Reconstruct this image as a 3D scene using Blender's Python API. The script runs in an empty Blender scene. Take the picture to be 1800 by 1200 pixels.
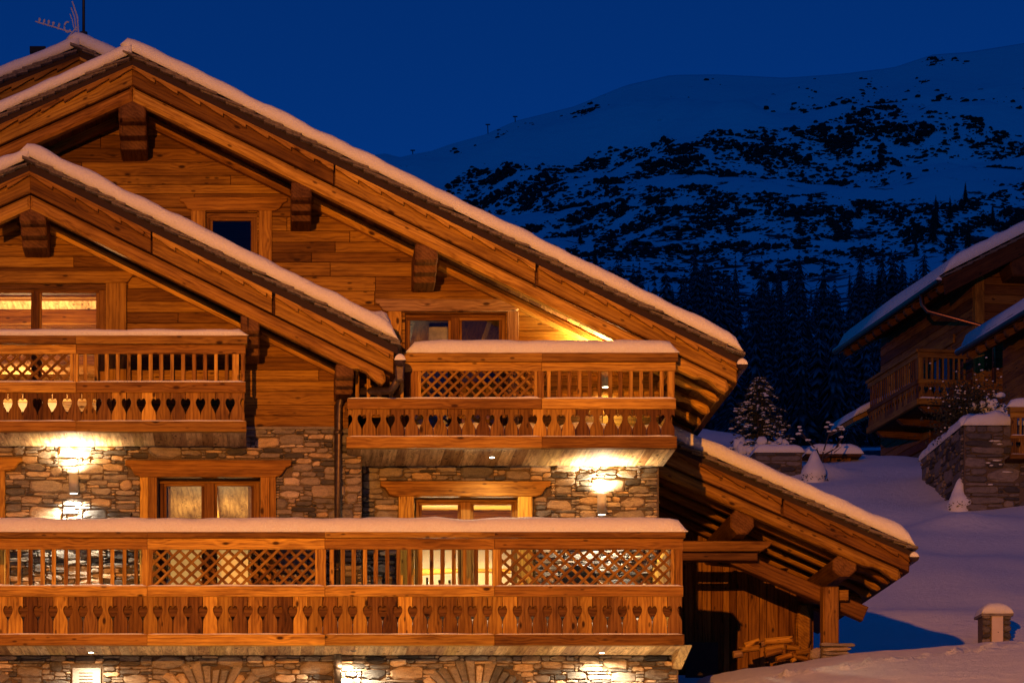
import bpy, math, random
import numpy as np
from mathutils import Vector, Matrix, noise as mnoise

# ---------------------------------------------------------------- camera, sky, light, exposure
F, PX, PY, D0, ZC = 4860.0, 450.0, 1780.0, 36.0, 1.6      # focal length and principal point in photo pixels
sc = bpy.context.scene
cam_d = bpy.data.cameras.new('camera'); cam = bpy.data.objects.new('camera', cam_d)
sc.collection.objects.link(cam); sc.camera = cam
cam.location = (0, -D0, ZC); cam.rotation_euler = (math.radians(90), 0, 0)
cam_d.sensor_width = 36.0; cam_d.lens = F / 1800 * 36.0
cam_d.shift_x = (900 - PX) / 1800; cam_d.shift_y = (PY - 600) / 1800
cam_d.clip_start = 0.5; cam_d.clip_end = 20000

world = bpy.data.worlds.new('World'); sc.world = world; world.use_nodes = True
wn = world.node_tree; wn.nodes.clear()
sky = wn.nodes.new('ShaderNodeTexSky'); sky.sky_type = 'NISHITA'; sky.sun_disc = False
sky.sun_elevation = math.radians(42.0); sky.sun_rotation = math.radians(190); sky.altitude = 1800
sky.air_density = 1.0; sky.dust_density = 0.0; sky.ozone_density = 6.0
tint = wn.nodes.new('ShaderNodeMix'); tint.data_type = 'RGBA'; tint.blend_type = 'MULTIPLY'
tint.inputs[0].default_value = 1.0; tint.inputs[7].default_value = (0.015, 0.30, 0.88, 1)
bg = wn.nodes.new('ShaderNodeBackground'); bg.inputs[1].default_value = 0.042
wo = wn.nodes.new('ShaderNodeOutputWorld')
wn.links.new(sky.outputs[0], tint.inputs[6]); wn.links.new(tint.outputs[2], bg.inputs[0]); wn.links.new(bg.outputs[0], wo.inputs[0])

LAMP = (-7.4, -46.0, 9.8)                                   # the sodium street lamp down the road
LAMP_POWER = 90000.0
sc.view_settings.view_transform = 'Standard'; sc.view_settings.look = 'None'
sc.view_settings.exposure = 0.0; sc.view_settings.gamma = 1.0; sc.view_settings.use_curve_mapping = False
sc.render.engine = 'CYCLES'
sc.cycles.use_denoising = True
try: sc.cycles.denoiser = 'OPENIMAGEDENOISE'
except Exception: pass
sc.cycles.max_bounces = 6; sc.cycles.diffuse_bounces = 3; sc.cycles.glossy_bounces = 2
sc.cycles.transparent_max_bounces = 8; sc.cycles.sample_clamp_indirect = 4.0
sc.cycles.caustics_reflective = False; sc.cycles.caustics_refractive = False

R = random.Random(7)
rad = math.radians
def W(x, y, Y):
    s = (D0 + Y) / F
    return Vector(((x - PX) * s, Y, ZC + (PY - y) * s))
def S(Y): return (D0 + Y) / F

# ---------------------------------------------------------------- object helpers
FRAME = [Matrix.Identity(4)]
MT = {}
def link(o): sc.collection.objects.link(o); return o
def place(o, M, parent):
    MT[o.name] = M
    if parent is not None:
        o.parent = parent; o.matrix_basis = MT[parent.name].inverted() @ M
    else: o.matrix_basis = M
def thing(name, label, cat, base=(0, 0, 0), group=None):
    o = link(bpy.data.objects.new(name, None)); o.empty_display_size = 0.2
    place(o, FRAME[-1] @ Matrix.Translation(Vector(base)), None)
    return tag(o, label, cat, group, 'thing')
def tag(o, label, cat, group=None, kind=None):
    if label: o['label'] = label
    if cat: o['category'] = cat
    if group: o['group'] = group
    if kind: o['kind'] = kind
    return o

class MB:
    def __init__(s): s.v = []; s.f = []; s.t = []; s.sm = False
    def add(s, verts, faces, tint=0.5):
        b = len(s.v); s.v += [Vector(p) for p in verts]; s.f += [tuple(i + b for i in f) for f in faces]; s.t += [tint] * len(verts); return s
    def box(s, a, b, tint=.5):
        (x0, y0, z0), (x1, y1, z1) = a, b
        return s.add([(x0,y0,z0),(x1,y0,z0),(x1,y1,z0),(x0,y1,z0),(x0,y0,z1),(x1,y0,z1),(x1,y1,z1),(x0,y1,z1)],
            [(0,3,2,1),(4,5,6,7),(0,1,5,4),(1,2,6,5),(2,3,7,6),(3,0,4,7)], tint)
    def prism(s, poly, w0, w1, c=0.0, axis='Y', tint=.5, back=False):
        """poly: (u,v) counter-clockwise seen from the front; front at w0, back at w1, chamfer c on the front (and back) edge."""
        n = len(poly)
        area = sum(poly[i][0]*poly[(i+1)%n][1]-poly[(i+1)%n][0]*poly[i][1] for i in range(n))
        if area < 0: poly = poly[::-1]
        if axis == 'Y': m = lambda u, w, v: (u, w, v)
        elif axis == 'X': m = lambda u, w, v: (w, u, v)      # poly in (Y,Z)
        else: m = lambda u, w, v: (u, v, w)                   # poly in (X,Y)
        rings = []
        if c > 0:
            ins = []
            for i in range(n):
                p0, p1, p2 = Vector(poly[i-1]), Vector(poly[i]), Vector(poly[(i+1) % n])
                d1 = (p1-p0).normalized(); d2 = (p2-p1).normalized()
                n1 = Vector((-d1.y, d1.x)); n2 = Vector((-d2.y, d2.x)); nn = n1+n2
                k = nn.length
                nn = nn/k if k > 1e-4 else n1
                ins.append(p1 + nn*min(c/max(.45, nn.dot(n1)), 2*c))
            sg = 1 if w1 > w0 else -1
            rings = [(ins, w0), (poly, w0+sg*c)]
            if back: rings += [(poly, w1-sg*c), (ins, w1)]
            else: rings += [(poly, w1)]
        else: rings = [(poly, w0), (poly, w1)]
        vs = [m(p[0], w, p[1]) for pl, w in rings for p in pl]
        fs = [tuple(range(n)), tuple(range(len(vs)-1, len(vs)-n-1, -1))]
        for k in range(len(rings)-1):
            for i in range(n):
                j = (i+1) % n
                fs.append((k*n+i, (k+1)*n+i, (k+1)*n+j, k*n+j))
        return s.add(vs, fs, tint)
    def tube(s, pts, rads, n=8, cap=True, tint=.5):
        pts = [Vector(p) for p in pts]; vs = []; fs = []
        if not isinstance(rads, (list, tuple)): rads = [rads]*len(pts)
        up = None
        for i, p in enumerate(pts):
            t = (pts[min(i+1, len(pts)-1)] - pts[max(i-1, 0)]).normalized()
            if up is None: up = Vector((0,0,1)) if abs(t.z) < .9 else Vector((1,0,0))
            a = t.cross(up); a = a.normalized() if a.length > 1e-5 else Vector((1,0,0)); b = t.cross(a).normalized()
            for k in range(n):
                q = 2*math.pi*k/n
                vs.append(p + (a*math.cos(q) + b*math.sin(q))*rads[i])
        for i in range(len(pts)-1):
            for k in range(n):
                fs.append((i*n+k, i*n+(k+1) % n, (i+1)*n+(k+1) % n, (i+1)*n+k))
        if cap: fs += [tuple(range(n-1, -1, -1)), tuple(range((len(pts)-1)*n, len(pts)*n))]
        return s.add(vs, fs, tint)
    def blob(s, c, r, seed=0, rough=.25, sub=2, tint=.5):
        vs, fs = ICO[sub]
        out = []
        for v in vs:
            k = 1 + rough*mnoise.noise(v*1.7 + Vector((seed*3.1, seed*1.7, seed)))
            out.append((c[0]+v.x*r[0]*k, c[1]+v.y*r[1]*k, c[2]+v.z*r[2]*k))
        return s.add(out, fs, tint)
def _ico():
    import bmesh
    out = {}
    for k in (1, 2, 3):
        bm = bmesh.new(); bmesh.ops.create_icosphere(bm, subdivisions=k, radius=1)
        bm.verts.index_update()
        out[k] = ([v.co.copy() for v in bm.verts], [tuple(v.index for v in f.verts) for f in bm.faces]); bm.free()
    return out
ICO = _ico()

def obj(name, mb, mat, parent=None, smooth=False, origin=None, kind=None):
    vs = mb.v
    if origin is None:
        lo = Vector((min(v.x for v in vs), min(v.y for v in vs), min(v.z for v in vs)))
        hi = Vector((max(v.x for v in vs), max(v.y for v in vs), max(v.z for v in vs)))
        origin = (lo+hi)/2
    else: origin = Vector(origin)
    me = bpy.data.meshes.new(name)
    me.from_pydata([tuple(v-origin) for v in vs], [], mb.f)
    if smooth: me.polygons.foreach_set('use_smooth', [True]*len(me.polygons))
    at = me.attributes.new('tint', 'FLOAT', 'POINT'); at.data.foreach_set('value', mb.t)
    me.materials.append(mat)
    o = link(bpy.data.objects.new(name, me))
    place(o, FRAME[-1] @ Matrix.Translation(origin), parent)
    if kind: o['kind'] = kind
    return o
def clone(o, parent, offset):
    c = link(o.copy()); place(c, MT[o.name].copy() if False else Matrix.Translation(FRAME[-1].to_3x3() @ Vector(offset)) @ MT[o.name], parent); return c

def clip(poly, a, b, c):
    """keep the part of poly with a*x+b*y+c >= 0"""
    out = []
    for i in range(len(poly)):
        p, q = poly[i], poly[(i+1) % len(poly)]
        dp, dq = a*p[0]+b*p[1]+c, a*q[0]+b*q[1]+c
        if dp >= 0: out.append(p)
        if (dp >= 0) != (dq >= 0):
            t = dp/(dp-dq); out.append((p[0]+t*(q[0]-p[0]), p[1]+t*(q[1]-p[1])))
    return out
def clip_convex(poly, region):
    n = len(region)
    ar = sum(region[i][0]*region[(i+1)%n][1]-region[(i+1)%n][0]*region[i][1] for i in range(n))
    if ar < 0: region = region[::-1]
    for i in range(n):
        (x0, y0), (x1, y1) = region[i], region[(i+1) % n]
        a, b = -(y1-y0), (x1-x0); c = -(a*x0+b*y0)
        poly = clip(poly, a, b, c)
        if len(poly) < 3: return []
    return poly
def inside(pt, region):
    return len(clip_convex([(pt[0]-.01, pt[1]-.01), (pt[0]+.01, pt[1]-.01), (pt[0], pt[1]+.01)], region)) >= 3
def minus_rects(rect, holes):
    """rect minus holes -> list of rects (x0,x1,y0,y1)"""
    out = [rect]
    for h in holes:
        nxt = []
        for (x0, x1, y0, y1) in out:
            if h[1] <= x0 or h[0] >= x1 or h[3] <= y0 or h[2] >= y1: nxt.append((x0, x1, y0, y1)); continue
            if h[0] > x0: nxt.append((x0, h[0], y0, y1))
            if h[1] < x1: nxt.append((h[1], x1, y0, y1))
            a, b = max(x0, h[0]), min(x1, h[1])
            if h[2] > y0: nxt.append((a, b, y0, h[2]))
            if h[3] < y1: nxt.append((a, b, h[3], y1))
        out = nxt
    return out

# ---------------------------------------------------------------- materials
MATS = {}
class NT:
    def __init__(s, name):
        s.m = bpy.data.materials.new(name); s.m.use_nodes = True; s.t = s.m.node_tree
        s.b = s.t.nodes['Principled BSDF']
    def n(s, typ, ins={}, **kw):
        nd = s.t.nodes.new('ShaderNode' + typ)
        for k, v in kw.items(): setattr(nd, k, v)
        for k, v in ins.items():
            if isinstance(v, bpy.types.NodeSocket): s.t.links.new(v, nd.inputs[k])
            else: nd.inputs[k].default_value = v
        return nd
    def math(s, op, a, b=0.0, c=0.0, clamp=False):
        nd = s.t.nodes.new('ShaderNodeMath'); nd.operation = op; nd.use_clamp = clamp
        for i, v in enumerate((a, b, c)):
            if isinstance(v, bpy.types.NodeSocket): s.t.links.new(v, nd.inputs[i])
            else: nd.inputs[i].default_value = v
        return nd.outputs[0]
    def ramp(s, fac, stops, interp='LINEAR'):
        nd = s.t.nodes.new('ShaderNodeValToRGB'); cr = nd.color_ramp; cr.interpolation = interp
        while len(cr.elements) < len(stops): cr.elements.new(.5)
        for e, (p, c) in zip(cr.elements, stops):
            e.position = p; e.color = tuple(c)+(1,) if len(c) == 3 else c
        s.t.links.new(fac, nd.inputs[0]); return nd.outputs[0]
    def mix(s, fac, a, b, blend='MIX'):
        nd = s.t.nodes.new('ShaderNodeMix'); nd.data_type = 'RGBA'; nd.blend_type = blend
        for i, v in ((0, fac), (6, a), (7, b)):
            if isinstance(v, bpy.types.NodeSocket): s.t.links.new(v, nd.inputs[i])
            elif i == 0: nd.inputs[0].default_value = v
            else: nd.inputs[i].default_value = tuple(v)+(1,) if len(v) == 3 else v
        return nd.outputs[2]
    def bump(s, h, strength=.3, dist=.01, normal=None):
        nd = s.n('Bump', {'Strength': strength, 'Distance': dist, 'Height': h})
        if normal is not None: s.t.links.new(normal, nd.inputs['Normal'])
        return nd.outputs[0]
    def out(s, color=None, rough=None, normal=None, **kw):
        for k, v in (('Base Color', color), ('Roughness', rough), ('Normal', normal)):
            if v is None: continue
            if isinstance(v, bpy.types.NodeSocket): s.t.links.new(v, s.b.inputs[k])
            else: s.b.inputs[k].default_value = tuple(v)+(1,) if k == 'Base Color' else v
        for k, v in kw.items(): s.b.inputs[k].default_value = v
        return s.m

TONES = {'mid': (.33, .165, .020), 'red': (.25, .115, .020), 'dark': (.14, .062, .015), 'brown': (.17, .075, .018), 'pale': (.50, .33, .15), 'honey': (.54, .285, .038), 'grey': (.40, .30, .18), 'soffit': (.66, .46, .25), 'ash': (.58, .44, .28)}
def wood(tone='mid', ang=0.0, axis='X', var=.5, knots=1.0):
    """timber with grain along X turned by ang about Y, or along Y when axis is 'Y'"""
    key = (tone, round(ang, 2), axis, var, knots)
    if key in MATS: return MATS[key]
    t = NT('wood_%s_%s_%d' % (tone, axis, int(ang*100)))
    base = TONES[tone]
    tc = t.n('TexCoord'); oi = t.n('ObjectInfo')
    off = t.math('MULTIPLY', oi.outputs['Random'], 61.0)
    offv = t.n('CombineXYZ', {0: off, 1: t.math('MULTIPLY', off, 1.7), 2: t.math('MULTIPLY', off, 2.3)})
    if axis == 'Y': rot = t.n('VectorRotate', {'Vector': tc.outputs['Object'], 'Angle': rad(90)}, rotation_type='Z_AXIS')
    else: rot = t.n('VectorRotate', {'Vector': tc.outputs['Object'], 'Angle': ang}, rotation_type='Y_AXIS')
    pos = t.n('VectorMath', {0: rot.outputs[0], 1: offv.outputs[0]}, operation='ADD')
    kmap = t.n('Mapping', {'Vector': pos.outputs[0], 'Scale': (2.3, 5.0, .7) if axis == 'Y' else (2.3, .7, 5.0)})
    vor = t.n('TexVoronoi', {'Vector': kmap.outputs[0], 'Scale': 1.0, 'Randomness': 1.0})
    kd = vor.outputs['Distance']
    pick = t.math('GREATER_THAN', t.n('SeparateColor', {0: vor.outputs['Color']}).outputs[0], .12)
    kn = t.math('MULTIPLY', t.n('MapRange', {0: kd, 1: .07, 2: .14, 3: 1.0, 4: 0.0}).outputs[0], pick)
    halo = t.math('MULTIPLY', t.n('MapRange', {0: kd, 1: .05, 2: .42, 3: 1.0, 4: 0.0}).outputs[0], pick)
    k2 = t.n('Mapping', {'Vector': pos.outputs[0], 'Scale': (4.6, 11.0, 1.1) if axis == 'Y' else (4.6, 1.1, 11.0), 'Location': (3.3, 1.7, 5.1)})
    v2 = t.n('TexVoronoi', {'Vector': k2.outputs[0], 'Scale': 1.0, 'Randomness': 1.0})
    pin = t.math('MULTIPLY', t.n('MapRange', {0: v2.outputs['Distance'], 1: .10, 2: .20, 3: .8, 4: 0.0}).outputs[0], t.math('GREATER_THAN', t.n('SeparateColor', {0: v2.outputs['Color']}).outputs[1], .55))
    kn = t.math('MAXIMUM', kn, pin)
    gmap = t.n('Mapping', {'Vector': pos.outputs[0], 'Scale': (.9, 9.0, 9.0)})
    warp = t.n('TexNoise', {'Vector': gmap.outputs[0], 'Scale': 1.0, 'Detail': 3.0, 'Roughness': .55})
    sep = t.n('SeparateXYZ', {0: pos.outputs[0]})
    acr = t.math('ADD', sep.outputs[2], t.math('MULTIPLY', sep.outputs[1], .7))
    ph = t.math('ADD', t.math('MULTIPLY', acr, 120.0), t.math('ADD', t.math('MULTIPLY', warp.outputs[0], 13.0), t.math('MULTIPLY', halo, 7.0)))
    ring = t.math('MULTIPLY_ADD', t.math('SINE', ph), .5, .5)
    fmap = t.n('Mapping', {'Vector': pos.outputs[0], 'Scale': (4.0, 140.0, 140.0)})
    fine = t.n('TexNoise', {'Vector': fmap.outputs[0], 'Scale': 1.0, 'Detail': 4.0, 'Roughness': .6})
    bmap = t.n('Mapping', {'Vector': pos.outputs[0], 'Scale': (1.3, 7.0, 7.0)}); big = t.n('TexNoise', {'Vector': bmap.outputs[0], 'Scale': 1.0, 'Detail': 5.0, 'Roughness': .6})
    fac = t.math('ADD', t.math('MULTIPLY', ring, .17), t.math('ADD', t.math('MULTIPLY', fine.outputs[0], .80), t.math('MULTIPLY', warp.outputs[0], .22)))
    sc_ = lambda k, r=1.0: (base[0]*k, base[1]*k*r, base[2]*k*r)
    col = t.ramp(fac, [(.37, sc_(.34, .78)), (.54, sc_(.86, .97)), (.78, sc_(1.22, 1.05))])
    rnd = t.ramp(oi.outputs['Random'], [(0, (1-var, (1-var)*.82, (1-var)*.75)), (.25, (.68, .60, .55)), (.5, (.92, .9, .88)), (.8, (1.05, 1.07, 1.0)), (1, (1+var*.5, 1+var*.6, 1+var*.5))])
    col = t.mix(1.0, col, rnd, 'MULTIPLY')
    blot = t.ramp(big.outputs[0], [(.34, (.42, .34, .28)), (.48, (.85, .82, .8)), (.66, (1.18, 1.2, 1.15))])
    col = t.mix(.75, col, blot, 'MULTIPLY')
    if knots > 0: col = t.mix(t.math('MULTIPLY', kn, .95*knots), col, sc_(.09, .6))
    h = t.math('SUBTRACT', fac, t.math('MULTIPLY', kn, .5))
    MATS[key] = t.out(col, .62, t.bump(h, .6, .006), **{'Specular IOR Level': .12})
    return MATS[key]

def stone_mat():
    if 'stone' in MATS: return MATS['stone']
    t = NT('stone'); at = t.n('Attribute', attribute_name='tint'); tc = t.n('TexCoord'); geo = t.n('NewGeometry')
    base = t.ramp(at.outputs['Fac'], [(0, (.055, .053, .052)), (.18, (.12, .112, .10)), (.4, (.23, .20, .165)), (.62, (.30, .25, .19)), (.8, (.46, .33, .18)), (1, (.58, .48, .35))])
    m1 = t.n('Mapping', {'Vector': geo.outputs['Position'], 'Scale': (9, 9, 26)})
    n1 = t.n('TexNoise', {'Vector': m1.outputs[0], 'Scale': 1.0, 'Detail': 6.0, 'Roughness': .65})
    n2 = t.n('TexNoise', {'Vector': geo.outputs['Position'], 'Scale': 60.0, 'Detail': 4.0, 'Roughness': .7})
    col = t.mix(.85, base, t.ramp(n1.outputs[0], [(.3, (.5, .48, .46)), (.5, (.95, .93, .9)), (.72, (1.25, 1.15, 1.0))]), 'MULTIPLY')
    col = t.mix(.5, col, t.ramp(n2.outputs[0], [(.35, (.6, .6, .6)), (.65, (1.2, 1.2, 1.2))]), 'MULTIPLY')
    h = t.math('ADD', n1.outputs[0], t.math('MULTIPLY', n2.outputs[0], .5))
    MATS['stone'] = t.out(col, .92, t.bump(h, .8, .02), **{'Specular IOR Level': .1}); return MATS['stone']
def plain(name, col, rough=.7, metal=0.0, nscale=12.0, amt=.35, bump=.0, bd=.01, emit=None, estr=0.0):
    if name in MATS: return MATS[name]
    t = NT(name); geo = t.n('NewGeometry')
    n1 = t.n('TexNoise', {'Vector': geo.outputs['Position'], 'Scale': nscale, 'Detail': 5.0, 'Roughness': .6})
    c = t.mix(1.0, t.mix(0.0, col, col), t.ramp(n1.outputs[0], [(.3, (1-amt,)*3), (.7, (1+amt*.5,)*3)]), 'MULTIPLY')
    kw = {'Metallic': metal}
    if emit: kw['Emission Strength'] = estr
    nm = t.bump(n1.outputs[0], bump, bd) if bump else None
    m = t.out(c, rough, nm, **kw)
    if emit: t.b.inputs['Emission Color'].default_value = tuple(emit)+(1,)
    MATS[name] = m; return m
def snow_mat():
    if 'snow' in MATS: return MATS['snow']
    t = NT('snow'); geo = t.n('NewGeometry')
    n1 = t.n('TexNoise', {'Vector': geo.outputs['Position'], 'Scale': 5.0, 'Detail': 6.0, 'Roughness': .6})
    n2 = t.n('TexNoise', {'Vector': geo.outputs['Position'], 'Scale': 42.0, 'Detail': 5.0, 'Roughness': .7})
    h = t.math('ADD', t.math('MULTIPLY', n1.outputs[0], 1.0), t.math('MULTIPLY', n2.outputs[0], .6))
    c = t.ramp(n2.outputs[0], [(.3, (.82, .79, .66)), (.6, (.91, .88, .74))])
    MATS['snow'] = t.out(c, .75, t.bump(h, .8, .04), **{'Specular IOR Level': .25}); return MATS['snow']
def glass_mat():
    if 'glass' in MATS: return MATS['glass']
    m = bpy.data.materials.new('window_glass'); m.use_nodes = True; t = m.node_tree; t.nodes.clear()
    o = t.nodes.new('ShaderNodeOutputMaterial'); mx = t.nodes.new('ShaderNodeMixShader')
    tr = t.nodes.new('ShaderNodeBsdfTransparent'); gl = t.nodes.new('ShaderNodeBsdfGlossy'); fr = t.nodes.new('ShaderNodeFresnel')
    tr.inputs[0].default_value = (.93, .95, .94, 1); gl.inputs['Roughness'].default_value = .02; fr.inputs[0].default_value = 1.5
    t.links.new(fr.outputs[0], mx.inputs[0]); t.links.new(tr.outputs[0], mx.inputs[1]); t.links.new(gl.outputs[0], mx.inputs[2]); t.links.new(mx.outputs[0], o.inputs[0])
    MATS['glass'] = m; return m
def emit_mat(name, col, strength):
    if name in MATS: return MATS[name]
    t = NT(name); MATS[name] = t.out((.8, .8, .8), .5); t.b.inputs['Emission Color'].default_value = tuple(col)+(1,); t.b.inputs['Emission Strength'].default_value = strength
    return MATS[name]
def light(kind, name, loc, power, col, size=.05, rot=None, spot=None, blend=.6):
    d = bpy.data.lights.new(name, kind); d.energy = power; d.color = col
    if kind == 'SPOT': d.spot_size = rad(spot); d.spot_blend = blend; d.shadow_soft_size = size
    elif kind == 'POINT': d.shadow_soft_size = size
    o = link(bpy.data.objects.new(name, d)); o.matrix_basis = FRAME[-1] @ Matrix.Translation(Vector(loc)) @ (Matrix.Rotation(rot, 4, 'X') if rot is not None else Matrix.Identity(4))
    return o
SODIUM = (1.0, .34, .035); WARM = (1.0, .62, .27); HALO = (1.0, .80, .55)
SNOW, GLASS = snow_mat(), glass_mat()
FASCIA = plain('brown_metal', (.026, .009, .004), .85, 0, 8, .3)
SLATE = plain('slate', (.19, .145, .09), .85, 0, 30, .6, .7, .02)
ZINC = plain('weathered_copper', (.10, .065, .04), .45, .6, 20, .5)
MORTAR = plain('mortar', (.13, .092, .055), .95, 0, 40, .5, .5, .01)
CREAM = plain('cream_plaster', (.72, .62, .45), .8, 0, 5, .1)
# ---------------------------------------------------------------- builders shared by the buildings (metres, current FRAME)
def snow_sweep(name, parent, path, y0, y1, th, up=(0, 0, 1), ends=(True, True), seed=0, lip=.03, back_round=False, mat=None, wav=.2):
    """snow lying along a path of (x,z) points in the facade plane, from depth y0 to y1; th = thickness straight up"""
    pts = [Vector((p[0], 0, p[1])) for p in path]
    n = len(pts); mb = MB(); L = [0.0]
    for i in range(1, n): L.append(L[-1] + (pts[i]-pts[i-1]).length)
    prof = [(0, 0), (-lip, .14), (-lip*1.4, .45), (-lip*.9, .76), (.02, .94), (.09, 1.02), (.40, 1.05)]
    dep = y1-y0
    if back_round: prof = [(0, 0), (-lip, .2), (-lip, .55), (.03*dep, .82), (.2*dep, .98), (.5*dep, 1.03), (.8*dep, .98), (.97*dep, .82), (dep+lip, .5), (dep, 0)]
    else: prof += [(dep*.5, 1.03), (dep, 1.0), (dep, 0)]
    m = len(prof)
    for i, p in enumerate(pts):
        e = 1.0
        for k, on in ((L[i], ends[0]), (L[-1]-L[i], ends[1])):
            if on: q = min(1.0, k/(th*1.15)); e *= math.sqrt(max(0.0, 1-(1-q)**2))
        e = max(e, .04)
        for j, (dy, h) in enumerate(prof):
            w = 1 + wav*mnoise.noise(Vector((L[i]*2.3+seed*7, dy*2.0, seed))) + .05*mnoise.noise(Vector((L[i]*9, h*5, seed)))
            yy = y0 + dy + .012*mnoise.noise(Vector((L[i]*7, h*6, seed+4)))
            mb.v.append(Vector((p.x, yy, p.z + th*h*e*w))); mb.t.append(.5)
    for i in range(n-1):
        for j in range(m-1):
            a = i*m+j; mb.f.append((a, a+m, a+m+1, a+1))
    mb.f.append(tuple(range(m))); mb.f.append(tuple(range((n-1)*m+m-1, (n-1)*m-1, -1)))
    return obj(name, mb, mat or SNOW, parent, True, kind='stuff')
def line(a, b, n): return [(a[0]+(b[0]-a[0])*i/n, a[1]+(b[1]-a[1])*i/n) for i in range(n+1)]

def scallop_poly(P, u0, u1, otop, obot, step, amp):
    """board along a slope; P(u, off) gives (x,z); bottom edge cut in ogee scallops"""
    top = [P(u0, otop), P(u1, otop)]; bot = []
    u = u0; d = 1 if u1 > u0 else -1
    while (u1-u)*d > 1e-6:
        e = u+d*min(step, abs(u1-u))
        for k in range(7):
            q = k/6; bot.append(P(u+(e-u)*q, obot - amp*(.5+.5*math.cos(math.pi*q))))
        u = e
    return top + bot[::-1]

def roof_side(root, roof, P, ue, Yv, off, depth, ang, sgn, s, seed, unit=1.0, n_raft=9, snow_cut=None, log_tone='honey', rafter_len=190, eave_scroll=True, slates=True, sections=3, raft_step=.75, us=0.0, tones=('honey', 'mid')):
    """one verge and slope. P(u,off)->(X,Z): u = px from apex, off = px below the snow line. off: dict of layer edges"""
    o = off; q = lambda *a: [P(*p) for p in a]
    mb = MB().prism(q((0, o['f1']), (ue-4, o['f1']), (ue-6, o['b1']), (0, o['b1'])), Yv+.14, Yv+depth, 0); obj('roof_deck', mb, wood('dark', -ang*sgn), roof)
    # snow
    n = max(12, int((ue-us)/12)); pth = [P(us+(ue-us)*i/n, o['s1']+2) for i in range(n+1)]
    th = (o['s1']+6)*s
    if sgn < 0: pth = pth[::-1]
    snow_sweep('snow', roof, pth, Yv-.03, Yv+depth, th, ends=((us < 0) if sgn > 0 else eave_scroll, eave_scroll if sgn > 0 else (us < 0)), seed=seed)
    # slates
    if slates:
        u = us+4.0; rr = random.Random(seed)
        while u < ue-8:
            ln = rr.uniform(42, 58); t = rr.uniform(3.0, 4.6); lift = rr.uniform(5, 8.5)
            u1 = min(u+ln, ue+3)
            lo = o['s1']+13.5
            mb = MB(); c = [P(u, lo-t), P(u1, lo-lift-t), P(u1+rr.uniform(-1, 1), lo-lift), P(u, lo)]
            if sgn < 0: c = c[::-1]
            k = rr.uniform(-.05, .02)
            mb.prism(c, Yv-.07+k, Yv+.55, .006); obj('slate', mb, SLATE, roof)
            u += rr.uniform(19, 25)
    obj('fascia_strip', MB().prism(q((0, o['s1']+12), (ue, o['s1']+12), (ue-1, o['f1']), (0, o['f1'])), Yv, Yv+.12, .006), FASCIA, roof)
    for k in range(sections):
        a, b = ue*k/sections, (ue-8)*(k+1)/sections - (0 if k == sections-1 else .6)
        if k == sections-1: b = ue-8
        obj('scalloped_trim', MB().prism(scallop_poly(P, a, b, o['f1']-2, o['t1'], 40*unit, 5.5*unit), Yv+.005, Yv+.04, .004), wood(tones[0], -ang*sgn), roof)
        obj('bargeboard', MB().prism(q((a, o['f1']-1), (b, o['f1']-1), (b, o['b1']), (a, o['b1'])), Yv+.08, Yv+.135, .006), wood(tones[1], -ang*sgn), roof)
    # rafters with scrolled tails
    def raft(u0, uend, Y0, Y1, name='rafter', k=1.0):
        l0 = o['l0']; l1 = l0+(o['l1']-l0)*k; h = l1-l0
        pts = [P(u0, l0), P(uend-3, l0), P(uend, l0+.25*h), P(uend+1, l0+.6*h), P(uend-5, l0+.98*h), P(uend-14, l0+1.02*h), P(uend-24, l0+.88*h), P(uend-34, l0+.70*h), P(uend-46, l0+.72*h), P(uend-58, l0+.96*h), P(uend-66, l1), P(u0, l1)]
        if not eave_scroll: pts = [P(u0, l0), P(uend, l0), P(uend, l1), P(u0, l1)]
        return obj(name, MB().prism(pts, Y0, Y1, .035*unit, back=True), wood(log_tone, -ang*sgn, var=.35), roof)
    raft(0.6, ue-22, Yv+.10, Yv+.28)
    if n_raft and eave_scroll:
        r1 = raft(max(0, ue-22-rafter_len), ue-22, Yv+.10+raft_step, Yv+.26+raft_step, 'rafter', .74)
        for k in range(2, n_raft): clone(r1, roof, (0, raft_step*(k-1), 0))
    # soffit boards running back to the wall
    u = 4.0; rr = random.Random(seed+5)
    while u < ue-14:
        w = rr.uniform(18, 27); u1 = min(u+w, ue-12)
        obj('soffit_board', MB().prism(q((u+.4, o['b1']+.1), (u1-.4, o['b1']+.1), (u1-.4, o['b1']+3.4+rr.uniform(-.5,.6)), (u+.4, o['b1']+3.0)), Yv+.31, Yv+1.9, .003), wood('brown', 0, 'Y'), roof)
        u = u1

def gutter(parent, X, Z, y0, y1, r=.075, snow=True):
    mb = MB(); n = 10; m = 14; vs = []
    for k, rr in ((0, r), (1, r*.86)):
        for i in range(n+1):
            a = math.pi + math.pi*i/n
            for y in (y0, y1): vs.append((X+rr*math.cos(a), y, Z+rr*1.15*math.sin(a)))
    fs = []
    for k in range(2):
        b = k*(n+1)*2
        for i in range(n): fs.append((b+2*i, b+2*i+1, b+2*i+3, b+2*i+2))
    fs.append(tuple(2*i for i in range(n+1))[::-1])                       # end plate
    mb.add(vs, fs); g = obj('gutter', mb, ZINC, parent, True)
    if snow: snow_sweep('gutter_snow', g, line((X-r*.95, Z-.01), (X+r*.95, Z-.01), 10), y0-.01, y1, r*1.35, ends=(True, True), seed=X, lip=.005, wav=.05)
    return g

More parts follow.
